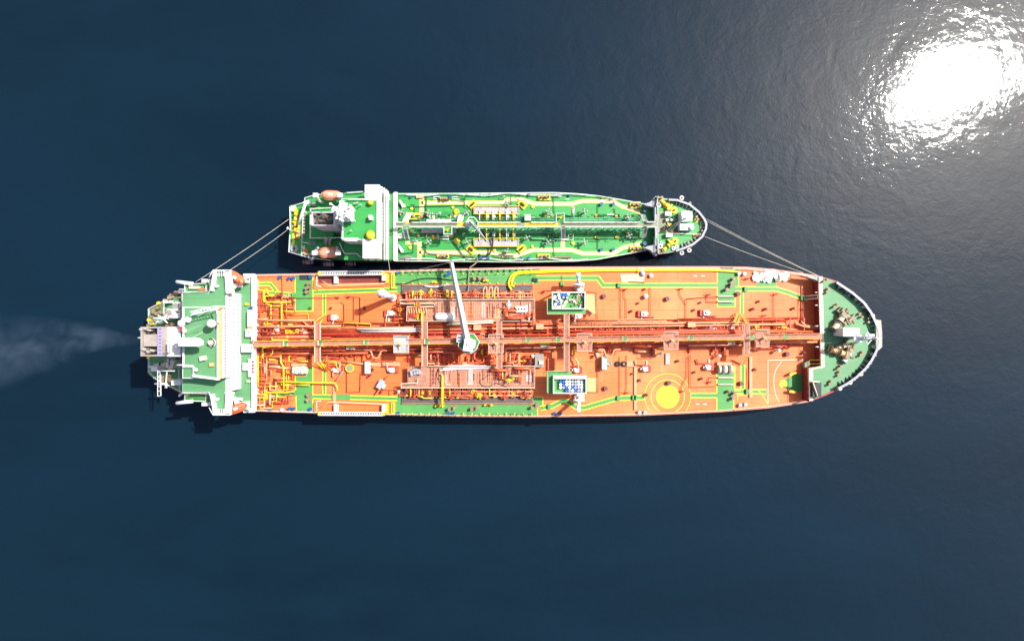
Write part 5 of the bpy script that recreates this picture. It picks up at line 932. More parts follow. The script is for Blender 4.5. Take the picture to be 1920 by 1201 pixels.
pbox('forecastle_front_beam', 1228, 402, 1234, 447, zb - .2, zb + .05, 'hull_grey', ST); railing([(1233, 371), (1233.5, 414)], zb, ST, 'white', r=.12); railing([(1233.5, 428), (1234, 474)], zb, ST, 'white', r=.12); railing([(1213, 415.5), (1228, 415.5), (1229, 388)], zc_, ST, 'white', r=.12); railing([(1213, 426), (1229, 426), (1230, 460)], zc_, ST, 'white', r=.12)
railing([(1234, 370), (1252, 373.5), (1266, 375)], zb, ST, 'off_white'); railing([(1234, 475), (1258, 472.5), (1272, 469)], zb, ST, 'off_white')
OUT = [(1254, 372.5), (1270, 373), (1294, 381.5), (1312, 396), (1322, 409), (1326.5, 419), (1325.5, 430), (1318, 445), (1301, 459), (1283, 467), (1268, 472)]
n = len(OUT); OW = xy(OUT, zb + 1.6); base = off_path(xy(OUT, zb), -.75); upi = off_path(OW, -.3)
vs = [(p[0], p[1], zb) for p in base] + [(p[0], p[1], zb + 1.6) for p in upi] + [(p[0], p[1], zb + 1.6) for p in OW] + [(p[0], p[1], zb) for p in xy(OUT, zb)]; fs = [(l * n + i, l * n + i + 1, (l + 1) * n + i + 1, (l + 1) * n + i) for l in range(3) for i in range(n - 1)]
BW = part('bulwark', MB().add(vs, fs), 'hull_grey', ST); sub('bulwark_cap', mesh('bulwark_cap', strip_mb(MB(), OW, .6, zb + 1.64, -.3), 'hull_grey'), BW)
base = [Vector((p[0], p[1], zb)) for p in base]; tot = sum((base[i + 1] - base[i]).length for i in range(n - 1)); d = 2.2; cen = W(1280, 424, zb)
while d < tot - 1:
    p, tg = along(base, d); u = Vector((tg.y, -tg.x, 0)); u = u if u.dot(cen - p) > 0 else -u; wv = tg * .16; mbs = MB()
    mbs.add([p - wv, p + wv, p + u * 1.35 + wv, p + u * 1.35 - wv, p - wv + Vector((0, 0, 1.2)) - u * .25, p + wv + Vector((0, 0, 1.2)) - u * .25], [(0, 3, 2, 1), (0, 1, 5, 4), (4, 5, 2, 3), (0, 4, 3), (1, 2, 5)]); sub('bulwark_stay', mesh('bulwark_stay', mbs, 'hull_grey'), BW); d += 1.15
psheet('worn_plating', [(1234, 395), (1250, 400), (1252, 418), (1262, 424), (1250, 436), (1234, 440)], zb + .05, 'catwalk_grey', ST)
for x, y, a, s in ((1248, 383, -.75, .62), (1252, 461, .75, .62)): winch(x, y, a, zb, s, 'yellow_pipe', 'yellow_pipe', ST)
for x, y in ((1264, 394), (1266, 452)): p = W(x, y, zb + .6); o = part('anchor_windlass', MB().lathe((p.x, p.y, zb), [(1.05, 0), (1.05, .5), (.6, .7)], 18), 'yellow_pipe', ST); sub('windlass_hub', mesh('windlass_hub', MB().lathe((p.x, p.y, zb + .7), [(.3, 0), (.25, .5)], 8), 'dark'), o)
pbox('yellow_plate', 1244, 378, 1256, 390, zb, zb + .3, 'yellow_pipe', ST); 
for x, y, r in ((1236, 383, .8), (1239, 461, .8), (1264, 465, .6), (1241, 455, .5), (1270, 462, .6)): p = W(x, y, zb + 1); part('rope_coil', MB().torus((p.x, p.y, zb + .3), r * .7, r * .35, 14, 6), 'off_white', ST)
for x0, y0, x1, y1, h in ((1248, 396, 1259, 404, 1.6), (1249, 437, 1261, 444, 1.4), (1277, 396, 1298, 413, 3.2), (1275, 419, 1300, 431, 2.4)): pbox('white_deck_box', x0, y0, x1, y1, zb, zb + h, 'white', ST)
b0 = W(1272, 417, zb); t0 = b0 + Vector((0, 0, 8)); mb = MB(); mb.tube([b0, t0], .5, 8, .25); mb.tube([b0 + Vector((-2, -1.5, 0)), t0], .18, 5); mb.tube([b0 + Vector((2, 1, 0)), t0], .18, 5); mb.box(t0.x - .8, t0.y - .8, t0.z - 2, t0.x + .8, t0.y + .8, t0.z - 1.8); part('foremast', mb, 'white', ST); pprism('mast_deck', [(1277, 398), (1284, 394), (1296, 396), (1299, 405), (1297, 414), (1280, 414)], zb + 3.25, zb + 3.5, 'white', ST); p = W(1297, 427, zb + 2.8); part('mast_head', MB().lathe((p.x, p.y, zb + 2.4), [(.7, 0), (.7, .5), (.3, .8)], 12), 'white', ST)
winch(1257, 412, .05, zb, .5, 'steel', 'off_white', ST); winch(1250, 424, .5, zb, .4, 'yellow_pipe', 'steel', ST); steps((1254, 433), (1270, 418), zb + .2, zb + 3, 4, 'dark', ST, 10, 'cream')
ptube('deck_rope', [(1258, 437.5), (1312, 438.5)], zb + .9, .1, 'rope_white', ST); pbox('hawse_cover', 1258, 432, 1278, 436, zb, zb + .5, 'maroon', ST)
for x, y, a in ((1307, 405, .7), (1310, 411, .3), (1313, 437, 1.0), (1308, 443, -.6), (1236, 371, 0), (1238, 471, .2), (1289, 384, .6), (1292, 458, -.5)): place('bitts', BIT, ST, W(x, y, zb), a, .9)
for x, y in ((1306, 413), (1303, 441)): pbox('yellow_plate', x - 4, y - 3, x + 4, y + 3, zb + .05, zb + .25, 'yellow_pipe', ST)
pprism('bow_door', [(1313, 414), (1322, 414), (1323, 428), (1313, 429)], zb + .06, zb + .3, 'beige_walk', ST); psheet('bow_door_paint', [(1315, 416), (1321, 416), (1321, 426), (1315, 426)], zb + .32, 'green_deck', ST)
# ---- stern house
psheet('poop_deck', [(544, 388), (572, 380), (572, 373), (585, 368), (600, 365), (742, 364), (740, 488), (647, 487), (580, 481), (542, 470)], zq + .05, 'green_deck', ST)
part('poop', MB().prism(xy([(543, 386), (571, 378), (571, 371), (584, 366), (600, 363), (742, 362), (740, 490), (647, 489), (580, 483), (541, 472)], zq), z0 + .03, zq), 'hull_black', ST)
railing([(544, 432), (543, 387), (571, 379), (571, 371), (584, 367), (600, 364)], zq, ST, 'white', r=.1); railing([(543, 440), (541, 472), (580, 483), (620, 488)], zq, ST, 'white', r=.1)
pbox('front_edge', 738.5, 360, 745, 489, zq, zq + .7, 'white', ST); pbox('ledge_deck', 727, 364, 736.6, 487, zq + .1, zq + .3, 'green_deck', ST); pbox('ledge_edge', 736.8, 362, 738.4, 487, zq + .35, zq + .8, 'cream', ST)
zr = 21.0
a = W(641, 364, zr - 5); 
ra = W(640, 372, zr); rb = W(708, 450, zr)
H2 = part('accommodation_block', MB().box(ra.x, ra.y, zq, rb.x, rb.y, zr), 'white', ST); sub('block_roof', mesh('block_roof', MB().box(ra.x + .1, ra.y - .1, zr, rb.x - .2, rb.y + .1, zr + .05), 'green_deck'), H2)
for zz in (12, 15, 18):
    for i in range(12): y = ra.y + (rb.y - ra.y) * (i + .7) / 12.4; sub('window', mesh('window', MB().box(rb.x, y - .3, zz, rb.x + .06, y + .3, zz + .9), 'glass_pale'), H2)
# bridge with wings right across the ship
for y0, y1, x0 in ((346, 376, 684), (448, 484, 680)):
    o = pbox('bridge_wing', x0, y0, 708, y1, zr - 2.6, zr + .2, 'white', ST); n_ = 5
    for i in range(1, n_): yv = y0 + (y1 - y0) * i / n_; sub('roof_seam', mesh('roof_seam', MB().box(*W(x0 + .5, yv - .25, zr + .2).xy, zr + .2, *W(706, yv + .25, zr + .2).xy, zr + .24), 'steel'), o)
BF = pbox('bridge_front', 706.2, 346, 711.5, 484, zr - 2.8, zr + .45, 'white', ST)
for i in range(28):
    q = W(711.5, 349 + i * 4.8, zr + .45); sub('window', mesh('window', MB().box(q.x, q.y - .3, zr - 1.6, q.x + .05, q.y + .3, zr - .5), 'glass_pale'), BF)
for i, (x, zz) in enumerate(((720.5, 17.5), (724.5, 14.5), (727.5, 11.8))): pbox('front_walkway', x - 2.6, 352 + 3 * i, x, 486, zz - .15, zz, 'steel', ST); railing([(x, 352 + 3 * i), (x, 486)], zz, ST, 'white', r=.12, bars=3)
pbox('stair_tower', 708, 350, 717, 362, zq, 19, 'white', ST)
railing([(642, 449), (642, 415)], zr, ST, 'white', r=.12); railing([(641, 448), (676, 449)], zr, ST, 'white', r=.12); railing([(652, 373.5), (690, 373.5)], zr, ST, 'white', r=.12); pprism('roof_bulwark', [(638, 445), (644, 446), (672, 446), (668, 452), (646, 451)], zr - .5, zr + .9, 'white', ST)
for x, y, r in ((693.5, 379, 5), (693.5, 440, 8.5)): p = W(x, y, zr + 1.5); part('yellow_dome', MB().lathe((p.x, p.y, zr), [(.3, 0), (r * .14, .5), (r * .15, 1.2), (r * .1, 1.6), (.05, 1.75)], 20), 'yellow_pipe', ST, True)
mb = MB(); p = W(694, 408, zr + 2); mb.box(p.x - .5, p.y - .5, zr, p.x + .4, p.y + .8, zr + 1.8); mb.tube([(p.x, p.y, zr), (p.x, p.y, zr + 2.6)], .15); part('searchlight_stand', mb, 'white', ST)
for x, y in ((660, 434), (646, 430), (660, 387), (663, 390), (667, 383), (672, 382), (678, 386)): p = W(x, y, zr); part('aerial', MB().tube([p, p + Vector((0, 0, 1.8)), p + Vector((.4, 0, 1.9))], .12, 5), 'off_white', ST)
# radar mast: lattice tower crowded with aerials
b0 = W(655, 405, zr + .05); mb = MB(); h = 9
for sx, sy in ((-1.6, -1.4), (1.6, -1.4), (1.6, 1.4), (-1.6, 1.4)): mb.tube([(b0.x + sx, b0.y + sy, zr), (b0.x + sx * .4, b0.y + sy * .4, zr + h)], .2, 5)
for i in range(4): zz = zr + 2 + i * 2.2; s = 1.9 - i * .3; mb.prism([(b0.x - s, b0.y - s), (b0.x + s, b0.y - s), (b0.x + s, b0.y + s), (b0.x - s, b0.y + s)], zz, zz + .12)
random.seed(21)
for i in range(26): aa = random.uniform(0, 6.28); r = random.uniform(1, 2.9); zz = zr + random.uniform(3, 9); c = Vector((b0.x, b0.y, zz)); mb.tube([c, c + Vector((r * math.cos(aa), r * math.sin(aa), random.uniform(-.2, .5)))], .13, 4); e = c + Vector((r * math.cos(aa), r * math.sin(aa), 0)); mb.box(e.x - .3, e.y - .25, zz - .2, e.x + .3, e.y + .25, zz + .3)
mb.box(b0.x - .25, b0.y - 2.6, zr + 8, b0.x + .25, b0.y + 2.6, zr + 8.4); mb.box(b0.x - 2.2, b0.y + .6, zr + 6.4, b0.x + 2.2, b0.y + 1.1, zr + 6.8); part('radar_mast', mb, 'white', ST)
# funnel
zt = 23.5; a = W(584, 397, zt); b = W(627, 423, zt)
FU = part('funnel', MB().box(a.x, b.y, zq, a.x + .3, a.y, zt).box(b.x - .3, b.y, zq, b.x, a.y, zt).box(a.x + .3, a.y - .3, zq, b.x - .3, a.y, zt).box(a.x + .3, b.y, zq, b.x - .3, b.y + .3, zt), paint('funnel_grey', (.50, .49, .54), .5, .06, .5), ST)
sub('funnel_floor', mesh('funnel_floor', MB().box(a.x + .3, b.y + .3, zt - 1.4, b.x - .3, a.y - .3, zt - 1.2), 'soot'), FU)
for x, y, r, dx in ((592, 403, .45, -.8), (600, 409, .6, .9), (610, 404, .5, -.6), (616, 414, .45, .7), (594, 417, .4, .5), (606, 417, .5, -.7)): q = W(x, y, zt - .6); sub('exhaust_pipe', mesh('exhaust_pipe', MB().tube([(q.x, q.y, zt - 1.3), (q.x, q.y, zt - .7), (q.x + dx * 2, q.y + .7, zt - .3)], r, 8), 'soot'), FU)
pbox('casing', 622, 389, 641, 420, zq, 20.5, 'white', ST); pbox('casing_deck', 580, 390, 625, 446, zq, 13.2, 'green_deck', ST); railing([(582, 391), (581, 446), (612, 446)], 13.2, ST, 'off_white', r=.1); railing([(618, 446), (638, 445)], 13.2, ST, 'off_white', r=.1); railing([(582, 391), (620, 389)], 13.2, ST, 'off_white', r=.1)
steps((612, 446), (610, 458), 13.2, zq, 4, 'hull_grey', ST, 8, 'off_white'); steps((619, 446), (617, 458), 13.2, zq, 4, 'hull_grey', ST, 8, 'off_white')
# decks beside the house
pbox('boat_deck', 645, 450, 680, 487, zq + .1, 12.6, 'green_deck', ST); pbox('boat_deck', 645, 361, 684, 373, zq + .1, 14.2, 'green_deck', ST); railing([(646, 475), (668, 475), (675, 481)], 12.6, ST, 'white', r=.12); railing([(650, 361), (680, 359)], 14.2, ST, 'white', r=.12); railing([(636, 455), (645, 474)], 12.6, ST, 'off_white', r=.12)
# stern mooring deck
for x, y, a_ in ((553, 403, 1.5), (553, 424, 1.5), (557, 436, 1.5)): winch(x, y, a_, zq + .05, .55, 'yellow_pipe', 'yellow_pipe' if y < 430 else 'tan_wood', ST)
pbox('yellow_plate', 548, 415, 556, 447, zq + .06, zq + .2, 'yellow_pipe', ST); pbox('yellow_plate', 548, 450, 552, 462, zq + .06, zq + .5, 'yellow_pipe', ST); pbox('tan_plate', 557, 420, 562, 445, zq + .06, zq + .5, 'tan_wood', ST)
ptube('stern_boom', [(559, 421), (573, 381)], [zq + 2.5, zq + 4.5], .42, 'white', ST); p = W(576, 379, zq + 4); mb = MB(); rotbox(mb, p, 2.2, 1.0, zq + 3, zq + 4, .3); part('boom_head', mb, 'white', ST)
for i in range(15): x = 571 - i * .15; y = 394 + i * 3.2; p = W(x, y, zq + .8); part('deck_valve', MB().lathe((p.x, p.y, zq), [(.35, 0), (.3, .5), (.4, .8)], 8), 'off_white' if i % 2 else 'steel', ST)
railing([(568, 393), (566, 447)], zq, ST, 'off_white', r=.1); railing([(565, 448), (565, 480)], zq, ST, 'off_white')
for x, y, r, mt in ((580, 455, .8, 'hull_grey'), (588.5, 455, .8, 'hull_grey'), (584, 480, 1.6, 'hull_grey'), (551, 466, 1.6, 'hull_grey'), (569, 463, .6, 'white'), (549, 389, .8, 'cream')): p = W(x, y, zq + .5); part('rope_coil', MB().torus((p.x, p.y, zq + .3), r * .5, r * .3, 14, 6), mt, ST)
for i, mt in enumerate(('yellow_pipe', 'lifeboat_orange', 'lavender', 'tan_wood')): p = W(571 + (i % 2) * 3, 468 + i * 2.5, zq + .6); part('gas_bottle_rack', MB().box(p.x - .6, p.y - .3, zq, p.x + .6, p.y + .3, zq + .6), mt, ST)
pbox('deck_box', 545, 385, 553, 396, zq, zq + .9, 'off_white', ST); pbox('deck_box', 584, 392 - 12, 592, 386, zq, zq + 1, 'steel', ST); ptube('deck_rail', [(566, 454), (579, 456)], zq + 1, .14, 'off_white', ST); ptube('stern_light', [(538, 430), (540, 425)], zq + 1.4, .18, 'white', ST); ptube('stern_light', [(537, 427), (544, 430)], zq + 1.4, .12, 'white', ST)
for s, yb_ in ((1, 368), (-1, 472)):
    for x in ((592, 638) if s > 0 else (590, 634)):
        mb = MB(); b0 = W(x + (6 if x < 600 else -2), yb_ + s * 8, zq + 3); t0 = W(x, yb_ - s * 2, zq + 6.5); mb.tube([(b0.x, b0.y, zq), b0, t0], .5, 6, .4); mb.box(t0.x - .7, t0.y - .6, t0.z - .3, t0.x + .7, t0.y + .6, t0.z + .3); part('davit', mb, 'white', ST)
random.seed(5)
# ================================================================== THINGS ON AND BETWEEN THE SHIPS
def lifeboat(px, py, z, L_, B_, ang, mat, label):
    c = W(px, py, z); T_ = thing('lifeboat', (c.x, c.y, z - 2.2), label, 'lifeboat', 'lifeboats in their davits')
    def half(t): return max(.2, (1 - abs(t) ** 4)) ** .55
    n = 11; m = 9; Rm = Matrix.Translation((c.x, c.y, z - 2.2)) @ Matrix.Rotation(ang, 4, 'Z')
    def shell(z_lo, z_hi, prof):
        vs = []; fs = []
        for i in range(n):
            t = -1 + 2 * i / (n - 1); w_ = half(t) * B_ / 2
            for j in range(m):
                u = -1 + 2 * j / (m - 1); vs.append(Rm @ Vector((t * L_ / 2, w_ * u, z_lo + (z_hi - z_lo) * prof(u, t))))
        for i in range(n - 1):
            for j in range(m - 1): a_ = i * m + j; fs.append((a_, a_ + m, a_ + m + 1, a_ + 1))
        return MB().add(vs, fs)
    part('hull', shell(1.0, 0, lambda u, t: (1 - abs(u) ** 3) * half(t)), mat, T_, True)
    can = part('canopy', shell(1.0, 2.1, lambda u, t: (1 - abs(u) ** 2.5) * (.55 + .45 * half(t * 1.05))), mat, T_, True)
    sub('hatch', mesh('hatch', MB().add([Rm @ Vector(v) for v in ((-.6, -.4, 2.05), (.6, -.4, 2.05), (.6, .4, 2.05), (-.6, .4, 2.05), (-.5, -.3, 2.25), (.5, -.3, 2.25), (.5, .3, 2.25), (-.5, .3, 2.25))], [(4, 5, 6, 7), (0, 1, 5, 4), (1, 2, 6, 5), (2, 3, 7, 6), (3, 0, 4, 7)]), 'off_white'), can)
    for t in (-.4, .4): part('lifting_hook', MB().tube([Rm @ Vector((t * L_ * .9, 0, 1.7)), Rm @ Vector((t * L_ * .9, 0, 2.5))], .12, 5), 'dark', T_)
    part('gunwale', MB().tube([Rm @ Vector((-1 * L_ / 2 + L_ * i / 12, half(-1 + i / 6) * B_ / 2 * 1.02, 1.0)) for i in range(13)], .08, 5).tube([Rm @ Vector((-1 * L_ / 2 + L_ * i / 12, -half(-1 + i / 6) * B_ / 2 * 1.02, 1.0)) for i in range(13)], .08, 5), 'lifeboat_orange', T_)
lifeboat(619.5, 364.5, 13.8, 5.9, 2.7, -.05, 'lifeboat_pink', 'pale orange lifeboat on the far side of the smaller tanker stern')
lifeboat(614, 472, 13.5, 6.2, 3.0, .06, 'lifeboat_pink', 'pale orange lifeboat with ropes on the smaller tanker, facing the larger ship')
lifeboat(439, 520, 19.5, 5.2, 2.6, -.6, 'lifeboat_orange', 'bright orange lifeboat at the upper bridge wing of the larger tanker')
lifeboat(441, 766, 19.5, 5.4, 2.4, .35, 'lifeboat_orange', 'bright orange lifeboat at the lower bridge wing of the larger tanker')
# steel drums
def mk_drum(mat): return mesh('steel_drum', MB().lathe((0, 0, 0), [(.36, 0), (.36, .3), (.385, .32), (.36, .34), (.36, .62), (.385, .64), (.36, .66), (.36, .95), (.33, .95), (.32, .9)], 12), mat)
DR = {k_: mk_drum('drum_' + k_) for k_ in ('blue', 'white', 'grey', 'violet')}
BUNG = mesh('bung', MB().lathe((0, 0, 0), [(.06, 0), (.06, .05)], 6), 'dark')
ORD = ['first', 'second', 'third', 'fourth', 'fifth', 'sixth', 'seventh', 'eighth', 'ninth', 'tenth', 'eleventh', 'twelfth', 'thirteenth', 'fourteenth']
def drum(x, y, z, col, where, s=1.1, grp=None):
    o = place('steel_drum', DR[col], None, W(x, y, z + 1) - Vector((0, 0, 1)), random.uniform(0, 6), s); sub('bung', BUNG, o, (.18, 0, .9))
    tag(o, f'{ {"blue": "blue", "white": "white", "grey": "grey", "violet": "pale violet"}[col] } steel drum {where}', 'drum', grp or f'{col} drums {where}')
zdr = ZS + .18
rows = ['bbwwggwv', 'wbwwgvww', 'wvbwbvgw', '..bvwbvg']; cm = dict(b='blue', w='white', g='grey', v='violet')
for r_, row in enumerate(rows):
    for c_, ch in enumerate(row):
        if ch != '.': drum(1051.5 + c_ * 5.6, 715.2 + r_ * 5.5, zdr, cm[ch], f'in the lower storage bin, {("top", "second", "third", "bottom")[r_]} row, {ORD[c_]} place from the left', grp='drums in the lower storage bin')
UB = {}
for x, y, c_ in ((1041, 556, 'white'), (1048, 553, 'white'), (1053, 552, 'blue'), (1058, 551, 'blue'), (1062, 553, 'blue'), (1043, 562, 'grey'), (1049, 558, 'white'), (1057, 557, 'violet'), (1046, 565, 'violet'), (1052, 563, 'white'), (1042, 570, 'white'), (1047, 569, 'blue'), (1039, 560, 'grey'), (1066, 550.5, 'white'), (1052, 568.5, 'grey'), (1064, 558, 'grey')): UB.setdefault(c_, []).append((x, y))
for c_, l_ in UB.items():
    for i, (x, y) in enumerate(sorted(l_)): drum(x, y, zdr, c_, f'in the upper storage bin, {ORD[i]} {c_} one from the left', grp='drums in the upper storage bin')
for i in range(4):
    for j in range(2): drum(969.5 + i * 5.5, 576 + j * 7, ZM + .03, 'white', f'on the upper manifold grating, {("upper", "lower")[j]} row, {ORD[i]} from the left', 1.15, 'drums on the upper manifold grating')
for i, (x, y) in enumerate(sorted(((771, 697), (776, 694), (780.5, 692.5), (772, 702), (778, 699.5), (783, 698.5), (788, 699), (785, 694)))): drum(x, y, ZM + .03, 'grey', f'on the lower manifold grating, {ORD[i]} from the left', 1.15, 'drums on the lower manifold grating')
# small fittings lying in the right part of the upper bin
random.seed(11)
FC = {}
for i, (x, y) in enumerate([(random.uniform(1070, 1094) if False else 1070 + _ * 1.12, random.uniform(551, 575)) for _ in range(22)]):
    mt, word = (('off_white', 'pale'), ('rust_steel', 'rusty'), ('green_paint', 'green'), ('pink_edge', 'pinkish'))[i % 4]
    FC[word] = FC.get(word, -1) + 1; p = W(x, y, zdr + .5); L_ = random.uniform(.5, 1.3); a_ = random.uniform(0, 3); mb = MB().tube([(-L_ / 2, 0, .22), (L_ / 2, 0, .22)], .2, 8).tube([(-L_ / 2, 0, .22), (-L_ / 2 + .1, 0, .22)], .33, 8).tube([(L_ / 2 - .1, 0, .22), (L_ / 2, 0, .22)], .33, 8)
    tag(place('pipe_fitting', mesh('pipe_fitting', mb, mt), None, (p.x, p.y, zdr), a_), f'{word} flanged pipe fitting in the upper bin, {ORD[FC[word]]} {word} one from the left', 'pipe fitting', f'{word} pipe fittings in the upper bin')
for i, (x, y) in enumerate(((1040, 574), (1048, 575), (1057, 573), (1061, 566))):
    p = W(x, y, zdr + .4); mb = MB(); rotbox(mb, (0, 0), 1.3, .8, 0, .4, .3 * i); mb.box(-.5, -.04, .4, .5, .04, .5); tag(place('crate', mesh('crate', mb, 'beige_walk'), None, (p.x, p.y, zdr)), 'low beige crate in the upper bin, ' + ORD[i] + ' from the left', 'crate', 'crates in the upper bin')
# mooring lines
def rope(name, pts, r, mat, label, cat, sag=0, group=None, n=16):
    P = []
    A, B = W(*pts[0]), W(*pts[1])
    for i in range(n + 1): t = i / n; q = A.lerp(B, t); q.z -= sag * 4 * t * (1 - t); P.append(q)
    return tag(part(name, MB().tube(P, r, 5), mat, None, True), label, cat, group)
rope('mooring_line', ((541, 411, 9.8), (366, 529, 17.5)), .065, 'rope', 'white mooring line from the smaller stern, the one farther from the hulls', 'mooring line', .7, 'mooring lines')
rope('mooring_line', ((540, 430, 9.8), (428, 508, 14)), .065, 'rope', 'white mooring line from the smaller stern, the one closer to the hulls', 'mooring line', .7, 'mooring lines')
rope('mooring_line', ((1324, 410, 11.6), (1537, 518, 14.6)), .055, 'rope', 'upper of the two close mooring lines from the smaller bow', 'mooring line', .9, 'mooring lines')
rope('mooring_line', ((1323, 413, 11.6), (1534, 517.5, 14.6)), .055, 'rope', 'lower of the two close mooring lines from the smaller bow', 'mooring line', .9, 'mooring lines')
rope('mooring_line', ((1318, 442, 11.6), (1506, 511, 14.0)), .065, 'rope', 'single mooring line from the lower side of the smaller bow', 'mooring line', .9, 'mooring lines')
rope('tag_line', ((727, 479, 10), (731, 508, 11)), .05, 'rope', 'thin line hanging between the ships near the white bridge', 'line', .1)
rope('tag_line', ((843, 492, 24), (780, 506, 11)), .05, 'rope', 'thin guy line from the crane boom tip to the deck rail', 'line', .1)
# hoses
def hose(pts, r, mat, label, name='cargo_hose', cat='hose'):
    P = curve([tuple(p) for p in pts], 8); return tag(part(name, MB().tube([W(*p) for p in P], r, 8), mat, None, True), label, cat)
hose([(925, 428, 9.6), (923, 440, 9.6), (924, 452, 9.2), (922, 466, 8.6), (917, 476, 8.2), (909, 481, 7.6), (902, 480, 7.5), (898, 476, 7.4)], .24, 'rubber', 'dark hose running off the smaller ship manifold to its rail')
hose([(799, 466, 7.5), (800, 473, 7.4), (812, 476, 7.35), (840, 477, 7.35), (870, 480, 7.35), (885, 480.5, 7.4), (893, 484, 8), (895, 489, 9), (890, 495, 9.4), (881, 502, 10.8), (879, 512, 10.6), (878.5, 534, 11), (878, 548, 11.8)], .17, 'rust_steel', 'brown hose bridging the gap between the two ships')
hose([(742, 532, 10.4), (760, 532, 10.3), (775, 526, 10.3), (795, 522, 10.3), (820, 522, 10.3), (850, 525, 10.3), (875, 522, 10.3), (900, 520, 10.3)], .16, 'rubber', 'black hose lying along the green side strip of the larger ship')
hose([(822, 690, 13.2), (819, 703, 12.95), (823, 714, 12.95), (828, 718, 12.95)], .1, 'rubber', 'short black hose curling from the hose bundle', )
hose([(x_, y_, 12.95) for x_, y_ in ((945, 720), (948, 712), (935, 704), (920, 702), (908, 708), (900, 714), (905, 723), (918, 724), (930, 718), (950, 725))], .1, 'rubber', 'looped black hose on the lower manifold grating')
for i in range(5): hose([(824 + i * 3, 694 - i * 1.8, 13.1 + .05 * i), (850, 692 - i * 1.7, 13.1), (885, 690.5 - i * 1.3, 13.1), (920 - i * 2, 689 - i * .8, 13.1)], .2, 'steel' if i % 2 else 'lavender', ('lowest', 'second lowest', 'middle', 'second highest', 'highest')[i] + ' long grey hose of the bundle on the lower manifold grating')
for k_, off in ((0, 0), (1, 5.5)):
    hose([(959 + off, 543 - off * 1.2, 11.4), (954.5 + off, 535, 11.2), (955 + off, 525, 10.6), (960 + off, 516, 10.5), (970 + off * .6, 510 + off * .5, 10.4), (990, 508.5 + off * .6, 10.4), (1030, 507 + off * .5, 10.4), (1080, 505.5 + off * .5, 10.4), (1150, 505 + off * .4, 10.4), (1250, 505 + off * .3, 10.4), (1330, 505 + off * .3, 10.4), (1376 + off, 507 + off * .4, 10.4)], .34, 'hose_yellow', ('outer', 'inner')[k_] + ' thick yellow hose laid along the larger ship rail', 'yellow_hose')
hose([(796, 536, 11), (815, 537.5, 10.9), (830, 535, 10.8), (842, 533, 10.6)], .14, 'rope_white', 'white hose lying over the upper drip tray'); 
for i, (x0, y0, x1, y1, z_) in enumerate(((745, 487, 766, 480, 7.3), (747, 490, 772, 481, 7.5), (760, 489, 778, 483, 7.3))): hose([(x0, y0, z_), ((x0 + x1) / 2, (y0 + y1) / 2 - 1, z_ + .2), (x1, y1, z_)], .2, 'steel', ('upper', 'middle', 'lower')[i] + ' grey hose heaped at the smaller ship rail by the white bridge')
hose([(1034, 483.5, 7.5), (1050, 482, 7.4), (1072, 482, 7.4)], .35, 'rust_steel', 'brown ribbed hose stowed along the smaller ship rail near its bow')
# fenders
def fender(px, py, label, s=1.0):
    c = W(px, py, 4.5); T_ = thing('fender', (c.x, c.y, 2.6), label, 'fender', 'fenders along the smaller hull')
    part('body', MB().tube([(c.x - 1.5 * s, c.y, 3.6), (c.x - 1.3 * s, c.y, 3.6), (c.x + 1.3 * s, c.y, 3.6), (c.x + 1.5 * s, c.y, 3.6)], .75 * s, 12), 'hull_grey', T_, True)
    for d in (-1.0, 1.0): part('tyre_band', MB().tube([(c.x + d * s - .12, c.y, 3.6), (c.x + d * s + .12, c.y, 3.6)], .85 * s, 12), 'rubber', T_)
    part('chain', MB().tube([(c.x, c.y, 4.2), (c.x, c.y + 1.2, 6.9)], .06, 4), 'steel', T_)
fender(576, 490, 'grey fender hanging at the smaller stern corner'); fender(615, 494, 'grey fender hanging below the nearer pale lifeboat'); fender(656, 493, 'grey fender hanging beside the smaller white bridge'); 
for x, y, lab in ((1278, 371, 'white ring fender hung on the far side of the smaller bow'), (1278, 474, 'pale ring fender on the near side of the smaller bow'), (1292, 469, 'pale ring fender closest to the stem on the near bow side')):
    p = W(x, y, 8.5); tag(part('ring_fender', MB().torus((p.x, p.y, 8.5), .5, .22, 16, 7).tube([(p.x, p.y, 8.6), (p.x, p.y + (-1 if y < 400 else 1), 10.6)], .05, 4), 'off_white', None, True), lab, 'fender', 'ring fenders on the smaller bow')
# tyres beside the white locker
for i, (x, y, mt) in enumerate(((1142.5, 681, 'steel'), (1159, 682, 'rubber'), (1171, 682, 'rubber'))):
    p = W(x, y, ZD + .8); T_ = thing('tyre_fender', (p.x, p.y, ZD), ('grey tyre against the white deck locker', 'black tyre in the middle of three beside the white locker', 'black tyre farthest from the white locker')[i], 'tyre', 'tyres on the orange deck'); part('tyre', MB().torus((p.x, p.y, ZD + .45), .58, .27, 18, 8), mt, T_, True); part('rim', MB().lathe((p.x, p.y, ZD + .1), [(.32, 0), (.3, .3)], 12), 'pale_pipe' if i != 1 else 'dark', T_)
